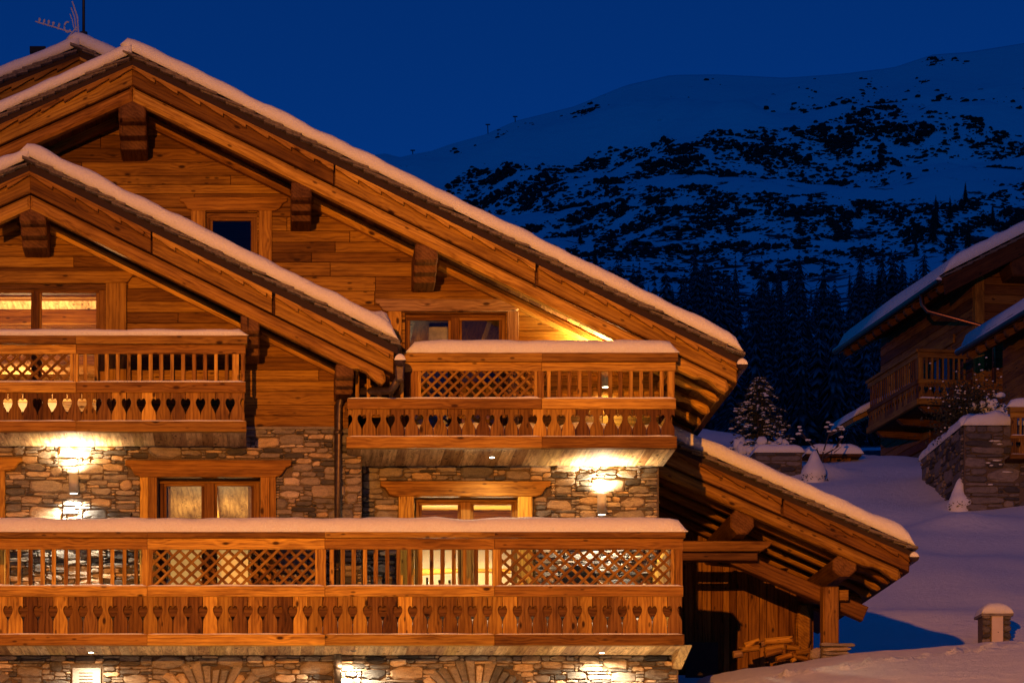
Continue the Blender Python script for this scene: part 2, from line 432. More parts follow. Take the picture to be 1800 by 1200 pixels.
def heart_board(x0, x1, z0, z1, hz, hw, hh, w0, w1, left=True, right=True, mb=None):
    """board between x0,x1 from z0 up to z1 with half hearts cut in its edges: lobes at height hz"""
    def edge(sg):
        pr = [(0, hz+hh*.42), (.30, hz+hh*.60), (.72, hz+hh*.58), (.98, hz+hh*.34), (1.0, hz+hh*.12), (.82, hz-hh*.15), (.45, hz-hh*.42), (.12, hz-hh*.72), (.02, hz-hh*.9)]
        return [(sg*p[0]*hw, p[1]) for p in pr]
    L = [(x0, z1)] + ([(x0+dx, z) for dx, z in edge(1)] if left else []) + [(x0, z0)]
    Rr = [(x1, z1)] + ([(x1+dx, z) for dx, z in edge(-1)] if right else []) + [(x1, z0)]
    return (mb or MB()).prism(L + Rr[::-1], w0, w1, .003)

def railing(par, x0, x1, Yf, z, sections, pitch, bal_pitch, s, ang0=0, tone='honey', snow=True, seed=1, rail_split=None, snow_x=None, boards=True, mid_x0=None, hearts=True, th=1.0):
    """balustrade facing -Y. z: dict of heights (metres) snow, cap, top, open, mid, brd, bot, end (descending edges)"""
    rr = random.Random(seed)
    H = wood(tone, 0); V = wood(tone, rad(90)); Dg = [wood('mid', rad(42)), wood('mid', rad(-42))]
    mx0 = x0 if mid_x0 is None else mid_x0
    if snow:
        a, b = snow_x or (x0-.03, x1+.03)
        snow_sweep('snow_cap', par, line((a, z['cap']), (b, z['cap']), max(10, int((b-a)/.12))), Yf-.075, Yf+.20, z['snow']-z['cap'], seed=seed, back_round=True, lip=.02, wav=.17)
    sp = [x0] + [v for v in (rail_split or []) if x0 < v < x1] + [x1]
    for i in range(len(sp)-1):
        a, b = sp[i]+.0015, sp[i+1]-.0015
        obj('cap_rail', MB().box((a-(.02 if i == 0 else 0), Yf-.07, z['top']+.002), (b+(.02 if i == len(sp)-2 else 0), Yf+.19, z['cap'])), wood('mid', 0), par)
        obj('rail', MB().prism([(a, z['open']), (b, z['open']), (b, z['top']), (a, z['top'])], Yf-.012, Yf+.045, .005), H, par)
    sp2 = [mx0] + sp[1:]
    for i in range(len(sp2)-1):
        a, b = sp2[i]+.0015, sp2[i+1]-.0015
        if b-a < .05: continue
        obj('rail', MB().prism([(a, z['brd']), (b, z['brd']), (b, z['mid']), (a, z['mid'])], Yf-.03, Yf+.07, .006), wood(rr.choice([tone, tone, 'mid']), 0), par)
        obj('rail', MB().prism([(a-.01, z['end']), (b+.01, z['end']), (b+.01, z['bot']), (a-.01, z['bot'])], Yf-.045, Yf+.06, .006), wood(rr.choice([tone, 'mid']), 0), par)
        if snow:
            snow_sweep('rail_snow', par, line((a, z['mid']), (b, z['mid']), max(6, int((b-a)/.07))), Yf-.024, Yf+.065, .022, seed=seed+i+20, lip=.004, back_round=True, wav=.9)
            snow_sweep('rail_snow', par, line((a, z['bot']), (b, z['bot']), max(6, int((b-a)/.07))), Yf-.04, Yf+.02, .014, seed=seed+i+40, lip=.003, back_round=True, wav=.9)
    for (kind, a, b) in sections:
        if kind == 'post': obj('post', MB().prism([(a, z['mid']), (b, z['mid']), (b, z['open']), (a, z['open'])], Yf-.008, Yf+.08, .006), V, par)
        elif kind == 'bal':
            n = max(1, int(round((b-a)/bal_pitch))); w = bal_pitch*.36
            for i in range(n):
                x = a+(i+.5)*(b-a)/n + rr.uniform(-.004, .004); e = rr.uniform(.9, 1.1)*w/2
                zz = z['mid']+.012
                obj('baluster', MB().prism([(x-e*.45, z['mid']-.002), (x+e*.45, z['mid']-.002), (x+e, zz+.03), (x+e, z['open']+.01), (x-e, z['open']+.01), (x-e, zz+.03)], Yf+.004, Yf+.034, .005), wood(rr.choice([tone, tone, 'mid']), rad(90)), par)
        elif kind == 'lat':
            reg = [(a, z['mid']), (b, z['mid']), (b, z['open']), (a, z['open'])]; hh = z['open']-z['mid']; st = bal_pitch*1.08; w = st*.165
            for d in (1, -1):
                k = a-hh*1.2
                while k < b+hh*1.2:
                    run = hh*1.05
                    if d > 0: pl = [(k-w, z['mid']), (k+w, z['mid']), (k+run+w, z['open']), (k+run-w, z['open'])]
                    else: pl = [(k+run-w, z['mid']), (k+run+w, z['mid']), (k+w, z['open']), (k-w, z['open'])]
                    pl = clip_convex(pl, reg)
                    if len(pl) >= 3 and max(p[1] for p in pl)-min(p[1] for p in pl) > .05:
                        y = Yf+.002 if d > 0 else Yf+.022
                        obj('lattice_slat', MB().prism(pl, y, y+.018, .003), Dg[0] if d > 0 else Dg[1], par)
                    k += st
            for xx in (a, b-.045): obj('lattice_frame', MB().prism([(xx, z['mid']), (xx+.045, z['mid']), (xx+.045, z['open']), (xx, z['open'])], Yf-.003, Yf+.045, .004), V, par)
    if boards:
        n = max(1, int(round((x1-mx0-.02)/pitch))); p = (x1-mx0-.02)/n; hz = z['bot']+(z['brd']-z['bot'])*.60
        for i in range(n):
            a = mx0+.01+i*p+.0035; b = a+p-.007
            zt, zb = z['brd']+.02, z['bot']-.02
            if hearts: mb = heart_board(a, b, zb, zt, hz, p*.30, p*.68, Yf+.006, Yf+.032)
            else: mb = MB().prism([(a, zb), (b, zb), (b, zt), (a, zt)], Yf+.006, Yf+.032, .003)
            obj('heart_board', mb, wood(rr.choice([tone, tone, 'mid', 'mid', 'red']), rad(90)), par)

def wall_with_holes(name, parent, region, holes, Y0, Y1, mat, px=True):
    """solid wall; region = convex polygon in px (at Y0), holes = px rects"""
    xs = [p[0] for p in region]; ys = [p[1] for p in region]
    mb = MB()
    for r in minus_rects((min(xs), max(xs), min(ys), max(ys)), holes):
        pl = clip_convex([(r[0], r[2]), (r[1], r[2]), (r[1], r[3]), (r[0], r[3])], region)
        if len(pl) >= 3: mb.prism([(W(x, y, Y0).x, W(x, y, Y0).z) for x, y in pl], Y0, Y1)
    return obj(name, mb, mat, parent)

def plank_wall(wall, region, holes, Y, rows, seed, tone='mid', skip=None, th=.022):
    rr = random.Random(seed); ys = [p[1] for p in region]; xs = [p[0] for p in region]
    y = min(ys)
    while y < max(ys):
        h = rr.uniform(*rows); x = min(xs)-rr.uniform(0, 150)
        while x < max(xs):
            ln = rr.uniform(190, 470)
            for r in minus_rects((x+.4, x+ln-.4, y+.45, min(y+h, max(ys))-.45), holes):
                if r[1]-r[0] < 3 or r[3]-r[2] < 3: continue
                pl = clip_convex([(r[0], r[2]), (r[1], r[2]), (r[1], r[3]), (r[0], r[3])], region)
                if len(pl) < 3: continue
                cx = sum(p[0] for p in pl)/len(pl); cy = sum(p[1] for p in pl)/len(pl)
                if skip and skip(cx, cy): continue
                d = rr.uniform(-.005, .004)
                obj('plank', MB().prism([(W(a, b, Y).x, W(a, b, Y).z) for a, b in pl], Y-th+d, Y+.002, .005), wood(tone, 0, var=.62), wall)
            x += ln
        y += h

def stone_pack(x0, x1, y0, y1, u, v, blocked, seed, sizes=None):
    """irregular rubble: rects in the same units as x,y; blocked(x,y) tells cells to leave out"""
    rr = random.Random(seed); nx, ny = int((x1-x0)/u), int((y1-y0)/v)
    free = [[not blocked(x0+(i+.5)*u, y0+(j+.5)*v) for i in range(nx)] for j in range(ny)]
    out = []
    sizes = sizes or [(8,5,.004), (6,4,.012), (5,3,.03), (3,4,.012), (6,2,.06), (4,3,.05), (5,2,.12), (4,2,.2), (3,2,.4), (7,1,.05), (5,1,.15), (4,1,.35), (2,2,.5), (3,1,1), (2,1,1), (1,1,1)]
    for (w, h, pr) in sizes:
        cells = [(i, j) for j in range(ny-h+1) for i in range(nx-w+1)]; rr.shuffle(cells)
        for (i, j) in cells:
            if rr.random() > pr: continue
            if all(free[j+b][i+a] for b in range(h) for a in range(w)):
                for b in range(h):
                    for a in range(w): free[j+b][i+a] = False
                out.append((x0+i*u, x0+(i+w)*u, y0+j*v, y0+(j+h)*v))
    return out
def stone_mesh(mb, pts, Y, proud, tint, rr):
    """pts: outline in (X,Z); pillow-faced stone in front of plane Y"""
    n = len(pts); cx = sum(p[0] for p in pts)/n; cz = sum(p[1] for p in pts)/n
    sx = max(p[0] for p in pts)-min(p[0] for p in pts); sz = max(p[1] for p in pts)-min(p[1] for p in pts)
    c = min(sx, sz)*.16; ar = 0
    vs = []; tilt = rr.uniform(-.12, .12); tz = rr.uniform(-.10, .16)
    for (k, y) in ((0, Y+.01), (0, Y-proud*.45), (c, Y-proud)):
        for p in pts:
            d = Vector((cx-p[0], cz-p[1])); l = d.length or 1
            q = (p[0]+d.x/l*k, p[1]+d.y/l*k)
            yy = y + ((q[0]-cx)*tilt + (q[1]-cz)*tz + rr.uniform(-.004, .004) if k else 0)
            vs.append((q[0], yy, q[1]))
    vs.append((cx, Y-proud*1.08, cz))
    fs = []
    for k in range(2):
        for i in range(n): j = (i+1) % n; fs.append((k*n+i, k*n+j, (k+1)*n+j, (k+1)*n+i))
    for i in range(n): fs.append((2*n+i, 2*n+(i+1) % n, 3*n))
    mb.add(vs, fs, tint)
def outline(x0, x1, z0, z1, rr, gap):
    """rough stone outline inside a rect (metres), counter-clockwise in X,Z"""
    w, h = (x1-x0)/2-gap, (z1-z0)/2-gap; cx, cz = (x0+x1)/2, (z0+z1)/2
    ar = w/max(h, 1e-4); c = lambda: rr.uniform(.16, .80)
    pts = []
    for (sx, sz, first) in ((1, -1, 0), (1, 1, 1), (-1, 1, 0), (-1, -1, 1)):
        a, b = c()*min(1, 1.3/ar**.5), c()
        p, q = (sx*(1-a), sz), (sx, sz*(1-b))
        pr = [p, q] if first == 0 else [q, p]
        pts += pr
    out = []
    for i in range(8):
        p, q = pts[i], pts[(i+1) % 8]; out.append(p)
        if i % 2 == 1: out.append(((p[0]+q[0])/2, (p[1]+q[1])/2))
    tl = rr.uniform(-.10, .10)*min(1, h/w*2); sh_ = rr.uniform(-.35, .35)*h/w*.6
    out = [(p[0]*rr.uniform(.93, 1.04)+p[1]*sh_, p[1]*rr.uniform(.82, 1.08)) for p in out]
    return [(cx+w*p[0], cz+h*p[1]+w*p[0]*tl) for p in out]
STONES = []          # (area, name-parent, mesh builder) collected so that the largest 300 become parts
def tint_pick(rr): return min(1, max(0, rr.choice([.08, .16, .3, .38, .45, .5, .58, .66, .8, .92]) + rr.uniform(-.07, .07)))
def rubble(wall, rects_px, Y, seed, proud=(.018, .05), gap=.0015, conv=None):
    rr = random.Random(seed)
    conv = conv or (lambda x, y: (W(x, y, Y).x, W(x, y, Y).z))
    for (a, b, c, d) in rects_px:
        (x0, z0), (x1, z1) = conv(a, d), conv(b, c)
        mb = MB(); stone_mesh(mb, outline(x0, x1, z0, z1, rr, gap), Y, rr.uniform(*proud), tint_pick(rr), rr)
        STONES.append(((x1-x0)*(z1-z0), wall, mb))
def flush_stones(limit=290):
    STONES.sort(key=lambda t: -t[0])
    for (_, wall, mb) in STONES[:limit]: obj('stone', mb, stone_mat(), wall)
    rest = {}
    for (_, wall, mb) in STONES[limit:]:
        r = rest.setdefault(wall.name, (wall, MB()))[1]; r.add(mb.v, mb.f, mb.t[0])
    for wall, mb in rest.values(): obj('small_stones', mb, stone_mat(), wall, kind='stuff')
    STONES.clear()

def box_px(x0, x1, y0, y1, Y0, Y1, c=.005, Yp=None):
    Yp = Y0 if Yp is None else Yp
    a, b = W(x0, y1, Yp), W(x1, y0, Yp)
    return MB().prism([(a.x, a.z), (b.x, a.z), (b.x, b.z), (a.x, b.z)], Y0, Y1, c)
def lintel(parent, x0, x1, y0, y1, Y0, Y1, scroll=True, tone='honey'):
    h = y1-y0; k = h*1.15
    if scroll: pts = [(x0, y0), (x1, y0), (x1, y0+h*.3), (x1-k*.25, y0+h*.42), (x1-k*.5, y0+h*.85), (x1-k*.8, y1), (x0+k*.8, y1), (x0+k*.5, y0+h*.85), (x0+k*.25, y0+h*.42), (x0, y0+h*.3)]
    else: pts = [(x0, y0), (x1, y0), (x1, y1), (x0, y1)]
    return obj('lintel', MB().prism([(W(x, y, Y0).x, W(x, y, Y0).z) for x, y in pts], Y0, Y1, .01), wood(tone, 0), parent)
def window(root, x0, x1, y0, y1, Y, mullions, fr=8, tone='red', mw=14):
    """casement: outer frame, sashes and panes; px rect at depth Y"""
    H, V = wood(tone, 0, knots=.3), wood(tone, rad(90), knots=.3)
    mb = box_px(x0, x1, y0, y0+fr, Y, Y+.09)
    w = obj('window', mb, H, root)
    obj('window_frame', box_px(x0, x0+fr, y0+fr, y1, Y, Y+.09), V, w); obj('window_frame', box_px(x1-fr, x1, y0+fr, y1, Y, Y+.09), V, w)
    obj('window_frame', box_px(x0+fr, x1-fr, y1-fr, y1, Y, Y+.09), H, w)
    edges = [x0+fr] + [m for mm in mullions for m in (mm-mw/2, mm+mw/2)] + [x1-fr]
    for mm in mullions: obj('mullion', box_px(mm-mw/2, mm+mw/2, y0+fr, y1-fr, Y-.015, Y+.07), V, w)
    for i in range(0, len(edges), 2):
        a, b = edges[i], edges[i+1]; t, bt = y0+fr, y1-fr; k = 5
        for r in ((a, b, t, t+k), (a, b, bt-k, bt)): obj('sash', box_px(*r, Y+.02, Y+.065), H, w)
        for r in ((a, a+k, t+k, bt-k), (b-k, b, t+k, bt-k)): obj('sash', box_px(*r, Y+.02, Y+.065), V, w)
        p, q = W(a+k-1, bt-k+1, Y+.04), W(b-k+1, t+k-1, Y+.04)
        obj('pane', MB().add([(p.x, Y+.04, p.z), (q.x, Y+.04, p.z), (q.x, Y+.04, q.z), (p.x, Y+.04, q.z)], [(0, 1, 2, 3)]), GLASS, w)
    return w
def room(root, x0, x1, ytop, ybot, Y0, Y1, wall_mat, ceil_mat, beams=0, beam_axis='Y', back=None):
    a, b = W(x0, ybot, Y0), W(x1, ytop, Y0)
    X0, X1, Z0, Z1 = a.x, b.x, a.z, b.z
    mb = MB().add([(X0,Y0,Z0),(X1,Y0,Z0),(X1,Y1,Z0),(X0,Y1,Z0),(X0,Y0,Z1),(X1,Y0,Z1),(X1,Y1,Z1),(X0,Y1,Z1)], [(0,1,2,3),(1,5,6,2),(2,6,7,3),(3,7,4,0)])
    rm = obj('room_wall', mb, wall_mat, root)
    obj('room_ceiling', MB().box((X0, Y0, Z1), (X1, Y1, Z1+.05)), ceil_mat, rm)
    for i in range(beams):
        if beam_axis == 'Y': x = X0+(i+.5)*(X1-X0)/beams; obj('ceiling_beam', MB().prism([(x-.09, Z1-.2), (x+.09, Z1-.2), (x+.09, Z1), (x-.09, Z1)], Y0+.05, Y1-.02, .03), wood('honey', 0, 'Y'), rm)
        else: y = Y0+(i+.6)*(Y1-Y0)/beams; obj('ceiling_beam', MB().box((X0+.01, y-.1, Z1-.2), (X1-.01, y+.1, Z1-.002)), wood('honey', 0), rm)
    return rm, (X0, X1, Z0, Z1)
# ---------------------------------------------------------------- the chalet
YB, YM, YL, YU, YR = .55, 1.25, -.45, -.40, .05        # bay wall, recessed wall, lower balcony, bay balcony, loggia balcony
A = thing('chalet', 'large timber and stone chalet with three lit balconies and snow-covered gable roofs', 'chalet', (0, 2, 4.2))
def Xp(x, Y): return (x-PX)*S(Y)
def Zp(y, Y): return ZC+(PY-y)*S(Y)
def bal(Y, snow, cap, top, opn, mid, brd, bot, end): return dict(zip(('snow', 'cap', 'top', 'open', 'mid', 'brd', 'bot', 'end'), [Zp(v, Y) for v in (snow, cap, top, opn, mid, brd, bot, end)]))

# walls ------------------------------------------------------------
DARKW = wood('dark', 0)
hole_a = (362, 452, 374, 452); hole_b = (712, 889, 552, 775)
w_main = wall_with_holes('timber_wall', A, [(-40, 262), (232, 140), (1180, 610), (1180, 800), (-40, 800)], [hole_a, hole_b, (-60, 218, 465, 810)], YM, YM+.3, DARKW)
def behind_bay(x, y): return x < 615 and y > 250+.498*abs(x-52)+150
plank_wall(w_main, [(-30, 262), (232, 145), (1110, 588), (1158, 615), (1158, 800), (-30, 800)], [hole_a, hole_b], YM, (15, 26), 11, 'mid', behind_bay)
hole_c = (-60, 185, 508, 742)
w_bay = wall_with_holes('timber_wall', A, [(-60, 375), (52, 325), (612, 600), (612, 752), (-60, 752)], [hole_c], YB, YB+.3, DARKW)
plank_wall(w_bay, [(-50, 375), (52, 328), (606, 598), (606, 750), (-50, 750)], [(hole_c[0], 222, 490, 742)], YB, (17, 27), 12, 'mid')
hole_d = (278, 457, 838, 1042); hole_e = (728, 912, 874, 1042); hole_f = (-60, -4, 828, 1042)
w_stb = wall_with_holes('stone_wall', A, [(-60, 752), (636, 752), (636, 1140), (-60, 1140)], [hole_d, hole_f], YB, YB+.44, MORTAR)
obj('bay_return', box_px(628, 635, 600, 1140, YB+.45, YM-.002, 0, YB), MORTAR, A)
w_str = wall_with_holes('stone_wall', A, [(630, 790), (1158, 790), (1158, 1140), (630, 1140)], [hole_e], YM, YM+.45, MORTAR)
w_stg = wall_with_holes('stone_wall', A, [(-60, 1146), (1192, 1146), (1192, 1420), (-60, 1420)], [], YB, YB+.6, MORTAR)
obj('side_wall', box_px(1140, 1156, 640, 1420, YM+.47, YM+10.5, 0, YM), DARKW, A)
# stones
def blk(rects, extra=None):
    return lambda x, y: any(r[0] <= x <= r[1] and r[2] <= y <= r[3] for r in rects) or (extra(x, y) if extra else False)
hd = [(244, 486, 836, 1060), (222, 511, 808, 838), (-60, 9, 826, 1060), (-60, 38, 803, 828)]
obj('coping_stone', box_px(432, 592, 749, 754, YB-.07, YB+.02, .01), stone_mat(), w_stb)
rubble(w_stb, stone_pack(-20, 636, 754, 1046, 7.2, 4.7, blk(hd, lambda x, y: x < 425 and y < 776), 21), YB, 31)
he = [(700, 938, 870, 1060), (672, 966, 846, 872)]
rubble(w_str, stone_pack(637, 1162, 812, 1046, 7.2, 4.7, blk(he), 22), YM, 32)
arches = [(372, 1268), (836, 1262), (-60, 1262)]
def in_arch(x, y): return any(math.hypot((x-a)*.8, y-b) < 98 for a, b in arches)
rubble(w_stg, stone_pack(-20, 1196, 1152, 1216, 7.2, 4.7, blk([(124, 180, 1168, 1220)], in_arch), 23), YB, 33)
rr = random.Random(5)
for (ax, ay) in arches:                                   # flat arches of upright stones over the ground floor openings
    n = 14
    for i in range(n):
        t = -1.02+2.04*i/n+rr.uniform(-.012, .012); t1 = -1.02+2.04*(i+1)/n-.008+rr.uniform(-.012, .012); ro = rr.uniform(90, 108)
        pts = []
        for (tt, r) in ((t, 62), (t1, 62), (t1, ro+rr.uniform(-4, 2)), ((t+t1)/2, ro+2), (t, ro)):
            pts.append((ax+math.sin(tt)*r*1.22, ay-math.cos(tt)*r))
        if max(p[1] for p in pts) < 1150 or min(p[1] for p in pts) > 1235 or max(p[0] for p in pts) < -15: continue
        q = [(W(x, y, YB).x, W(x, y, YB).z) for x, y in pts]
        ar = sum(q[k][0]*q[(k+1) % 5][1]-q[(k+1) % 5][0]*q[k][1] for k in range(5))
        if ar < 0: q = q[::-1]
        mb = MB(); stone_mesh(mb, q, YB, rr.uniform(.03, .06), tint_pick(rr), rr); STONES.append((9, w_stg, mb))
flush_stones(290)

# the vent in the ground floor wall
vent = obj('vent', box_px(127, 177, 1173, 1222, YB-.05, YB), plain('pale_paint', (.22, .20, .17), .6, 0, 10, .1), A)
for k in range(5): obj('louvre_shade', box_px(139, 163, 1181+k*5.6, 1182.2+k*5.6, YB-.056, YB-.049, 0), plain('gap_shade', (.05, .04, .03), .9), vent)  # slits drawn as dark strips, the shade between slats put into the colour

# roofs ------------------------------------------------------------
OFF = dict(s1=21, f1=46, t1=57, b1=77, l0=80, l1=103)
OFFL = {k: v-7.6 for k, v in OFF.items()}; OFFL['s1'] = 17
YV = .15
def PR(xa, ya, sl, sg, Yv): return lambda u, o: (W(xa+sg*u, ya+sl*u+o, Yv).x, W(xa+sg*u, ya+sl*u+o, Yv).z)
a_r = math.atan(.492); a_l = math.atan(.45)
rm_ = obj('roof', box_px(228, 236, 118, 150, YV+.15, YV+12, 0, YV), DARKW, A)
pm = PR(232, 68.4, .492, 1, YV); pml = PR(232, 76, .45, -1, YV)
roof_side(A, rm_, pm, 1073, YV, OFF, 12, a_r, 1, S(YV), 3, us=-20)
roof_side(A, rm_, pml, 265, YV, OFFL, 12, a_l, -1, S(YV), 4, n_raft=0, eave_scroll=False, sections=1)
ge = W(1304, 640, YV); gutter(rm_, ge.x, ge.z, YV-.04, YV+11.5)
obj('eave_board', MB().box((W(1286, 0, YV).x, YV+.3, W(0, 668, YV).z), (W(1290, 0, YV).x, YV+11.5, W(0, 640, YV).z)), wood('mid', 0, 'Y'), rm_)
rk = YM-.15
for (x0, x1, tn) in ((258, 513, 'honey'), (547, 731, 'honey'), (769, 1106, 'honey')):     # rake timbers against the wall, between the purlins
    f = lambda x, o: (W(x, 68.4+.492*(x-232)+o, rk).x, W(x, 68.4+.492*(x-232)+o, rk).z)
    obj('rake_beam', MB().prism([f(x0, 118), f(x1, 118), f(x1, 138), f(x0, 138)], rk, YM+.01, .03), wood(tn, -a_r), rm_)
f = lambda x, o: (W(x, 76+.45*(232-x)+o, rk).x, W(x, 76+.45*(232-x)+o, rk).z)
obj('rake_beam', MB().prism([f(-30, 108), f(208, 108), f(208, 130), f(-30, 130)], rk, YM+.01, .03), wood('mid', a_l), rm_)
def purlin(parent, x0, x1, y0, y1, Yf, Yw, tone='brown'):
    """squared purlin end with a stepped, carved underside"""
    a, b = W(x0, y1, Yf), W(x1, y0, Yf); k = Yw-Yf; h = y1-y0
    q = lambda fy, f: (Yf+k*fy, Zp(y0+h*f, Yf+k*fy))
    zt_ = b.z
    pr = [(Yw, zt_), (Yf+.03, zt_), (Yf, zt_-.03), q(0, .40), q(.05, .47), (Yf+k*.22, Zp(y0+h*.47, Yf+k*.05)), q(.24, .72), (Yf+k*.44, Zp(y0+h*.74, Yf+k*.26)), q(.46, .97), q(.52, 1.0), (Yw, Zp(y1, Yf+k*.52))]
    return obj('purlin', MB().prism(pr, a.x, b.x, .018, 'X', back=True), wood(tone, 0, 'Y', var=.2), parent)
for p in ((208, 256, 168, 266), (512, 548, 318, 391), (730, 770, 427, 499)): purlin(rm_, *p, YV+.14, YM+.02)

YVB = -.5
OFB = dict(s1=24, f1=50, t1=62, b1=84, l0=87, l1=111); OFBL = {k: v-7.6 for k, v in OFB.items()}; OFBL['s1'] = 19
rb_ = obj('roof', box_px(48, 56, 305, 330, YVB+.15, YVB+6, 0, YVB), DARKW, A)
pb = PR(52, 250.5, .498, 1, YVB); pbl = PR(52, 258, .45, -1, YVB)
roof_side(A, rb_, pb, 648, YVB, OFB, 1.75, math.atan(.498), 1, S(YVB), 6, us=-16, n_raft=2, raft_step=.9)
roof_side(A, rb_, pbl, 90, YVB, OFBL, 1.75, a_l, -1, S(YVB), 7, n_raft=0, eave_scroll=False, sections=1)
g2 = W(703, 632, YVB); gutter(rb_, g2.x, g2.z, YVB-.02, YVB+1.7, .078)
obj('hopper', MB().prism([(g2.x-.07, g2.z-.02), (g2.x+.07, g2.z-.02), (g2.x+.05, g2.z-.26), (g2.x-.05, g2.z-.26)], YVB+.02, YVB+.16, .02), ZINC, rb_)
rk2 = YB-.12
for (x0, x1) in ((84, 424), (456, 592)):
    f = lambda x, o: (W(x, 250.5+.498*(x-52)+o, rk2).x, W(x, 250.5+.498*(x-52)+o, rk2).z)
    obj('rake_beam', MB().prism([f(x0, 124), f(x1, 124), f(x1, 140), f(x0, 140)], rk2, YB+.01, .03), wood('honey', -a_r), rb_)
f = lambda x, o: (W(x, 258+.45*(52-x)+o, rk2).x, W(x, 258+.45*(52-x)+o, rk2).z)
obj('rake_beam', MB().prism([f(-30, 116), f(34, 116), f(34, 132), f(-30, 132)], rk2, YB+.01, .03), wood('mid', a_l), rb_)
for p in ((34, 80, 354, 438), (423, 456, 551, 627), (590, 622, 638, 694)): purlin(rb_, *p, YVB+.14, YB+.02)
sb = MB().blob((W(655, 0, -.1).x, .35, Zp(556, -.1)), (.26, .5, .15), 3, .3, 3); obj('snow_drift', sb, SNOW, rb_, True, kind='stuff')

# the higher roof standing behind
YVR = 4.0; rr_ = obj('roof', box_px(136, 144, 96, 120, YVR+.15, YVR+5, 0, YVR), DARKW, A)
roof_side(A, rr_, PR(140, 58, .47, 1, YVR), 150, YVR, {k: v*.92 for k, v in OFF.items()}, 5, a_r, 1, S(YVR), 8, n_raft=0, eave_scroll=False, sections=1, us=-20)
roof_side(A, rr_, PR(140, 64, .40, -1, YVR), 190, YVR, {k: v*.92 for k, v in OFFL.items()}, 5, math.atan(.4), -1, S(YVR), 9, n_raft=0, eave_scroll=False, sections=1)
obj('chimney', box_px(52, 80, 81, 92, YVR+3, YVR+3.4, .01), plain('chimney_black', (.012, .011, .01), .9), rr_)  # chimney coloured an even near-black

# balconies --------------------------------------------------------
def deck(x0, x1, Yf, Yw, ytop, ybot, seed, spread=24):
    a, b = W(x0, ybot, Yf), W(x1, ytop, Yf)
    d = obj('balcony', MB().box((a.x+.01, Yf+.05, a.z+.03), (b.x-.01, Yw, a.z+.14)), DARKW, A)
    rr = random.Random(seed); x = a.x+.01
    while x < b.x-.03:
        w = min(rr.uniform(.11, .21), b.x-.01-x)
        obj('soffit_board', MB().prism([(x+.0015, a.z+.004+rr.uniform(0, .004)), (x+w-.0015, a.z+.004), (x+w-.0015, a.z+.03), (x+.0015, a.z+.03)], Yf+.055, Yw-.005, .002), wood(rr.choice(['soffit', 'ash', 'pale', 'soffit']), 0, 'Y', var=.4), d)
        x += w
    return d, a.z
dl, zl = deck(-40, 1202, YL, YB, 1114, 1134, 41)
zz = bal(YL, 910, 936, 946, 965, 1030, 1048, 1115, 1134)
px = lambda Y, *v: [Xp(x, Y) for x in v]
sec = [(k, Xp(a, YL), Xp(b, YL)) for k, a, b in (('bal', 2-20, 249), ('post', 249, 262), ('lat', 262, 560), ('post', 560, 573), ('bal', 573, 866), ('post', 866, 876), ('lat', 876, 1186), ('post', 1187, 1200))]
railing(dl, Xp(-40, YL), Xp(1201, YL), YL, zz, sec, 26.6*S(YL), 20*S(YL), S(YL), seed=1, rail_split=[Xp(259, YL), Xp(571, YL), Xp(869, YL)], snow_x=(Xp(-40, YL), Xp(1208, YL)))
obj('inner_batten', MB().box((Xp(-40, YL), YL+.06, Zp(1082, YL)), (Xp(1195, YL), YL+.10, Zp(1052, YL))), wood('brown', 0), dl)
snow_sweep('deck_snow', dl, line((Xp(560, YL), zl+.14), (Xp(1190, YL), zl+.14), 60), YL+.11, YB-.3, .19, seed=5, back_round=True, lip=.01, wav=.5)
for k in (0, 1):                                            # returns at the end of the lower balcony
    obj('end_board', MB().box((Xp(1190, YL), YL+.07+k*.5, Zp(1114, YL)), (Xp(1194, YL), YL+.55+k*.45, Zp(1050, YL))), wood('mid', rad(90)), dl)
obj('end_panel', MB().box((Xp(1180, YL), YL+.12, Zp(1032, YL)), (Xp(1183, YL), YM+.02, Zp(962, YL))), wood('mid', rad(90)), dl)
obj('end_rail', MB().box((Xp(1188, YL), YL+.08, Zp(965, YL)), (Xp(1195, YL), YM, Zp(946, YL))), wood('honey', 0, 'Y'), dl)
obj('corbel', MB().prism([(YL+.1, zl+.02), (YB, zl+.02), (YB, zl-.18)], Xp(1180, YB), Xp(1198, YB), .01, 'X'), wood('pale', 0, 'Y'), dl)

du, zu = deck(610, 1191, YR, YM, 768, 788, 42)
zz = bal(YR, 598, 622, 637, 652, 701, 719, 768, 788)
sec = [(k, Xp(a, YR), Xp(b, YR)) for k, a, b in (('bal', 618, 716), ('post', 722, 734), ('lat', 734, 945), ('post', 945, 956), ('bal', 956, 1172), ('post', 1174, 1186))]
railing(du, Xp(712, YR), Xp(1188, YR), YR, zz, sec, 25*S(YR), 18*S(YR), S(YR), seed=2, rail_split=[Xp(952, YR)], snow_x=(Xp(712, YR), Xp(1193, YR)), mid_x0=Xp(610, YR))
0 and obj('inner_batten', MB().box((Xp(612, YR), YR+.06, Zp(742, YR)), (Xp(1184, YR), YR+.10, Zp(722, YR))), wood('mid', 0), du)
snow_sweep('deck_snow', du, line((Xp(690, YR), zu+.14), (Xp(1184, YR), zu+.14), 50), YR+.11, YM-.4, .22, seed=6, back_round=True, lip=.01, wav=.5)
obj('end_rail', MB().box((Xp(1178, YR), YR+.06, Zp(652, YR)), (Xp(1185, YR), YM, Zp(637, YR))), wood('honey', 0, 'Y'), du)
obj('end_board', MB().box((Xp(1178, YR), YR+.08, Zp(767, YR)), (Xp(1183, YR), YM, Zp(720, YR))), wood('mid', rad(90)), du)
db, zb = deck(-40, 434, YU, YB, 741, 759, 43)
zz = bal(YU, 579, 592, 606, 622, 672, 690, 741, 759)
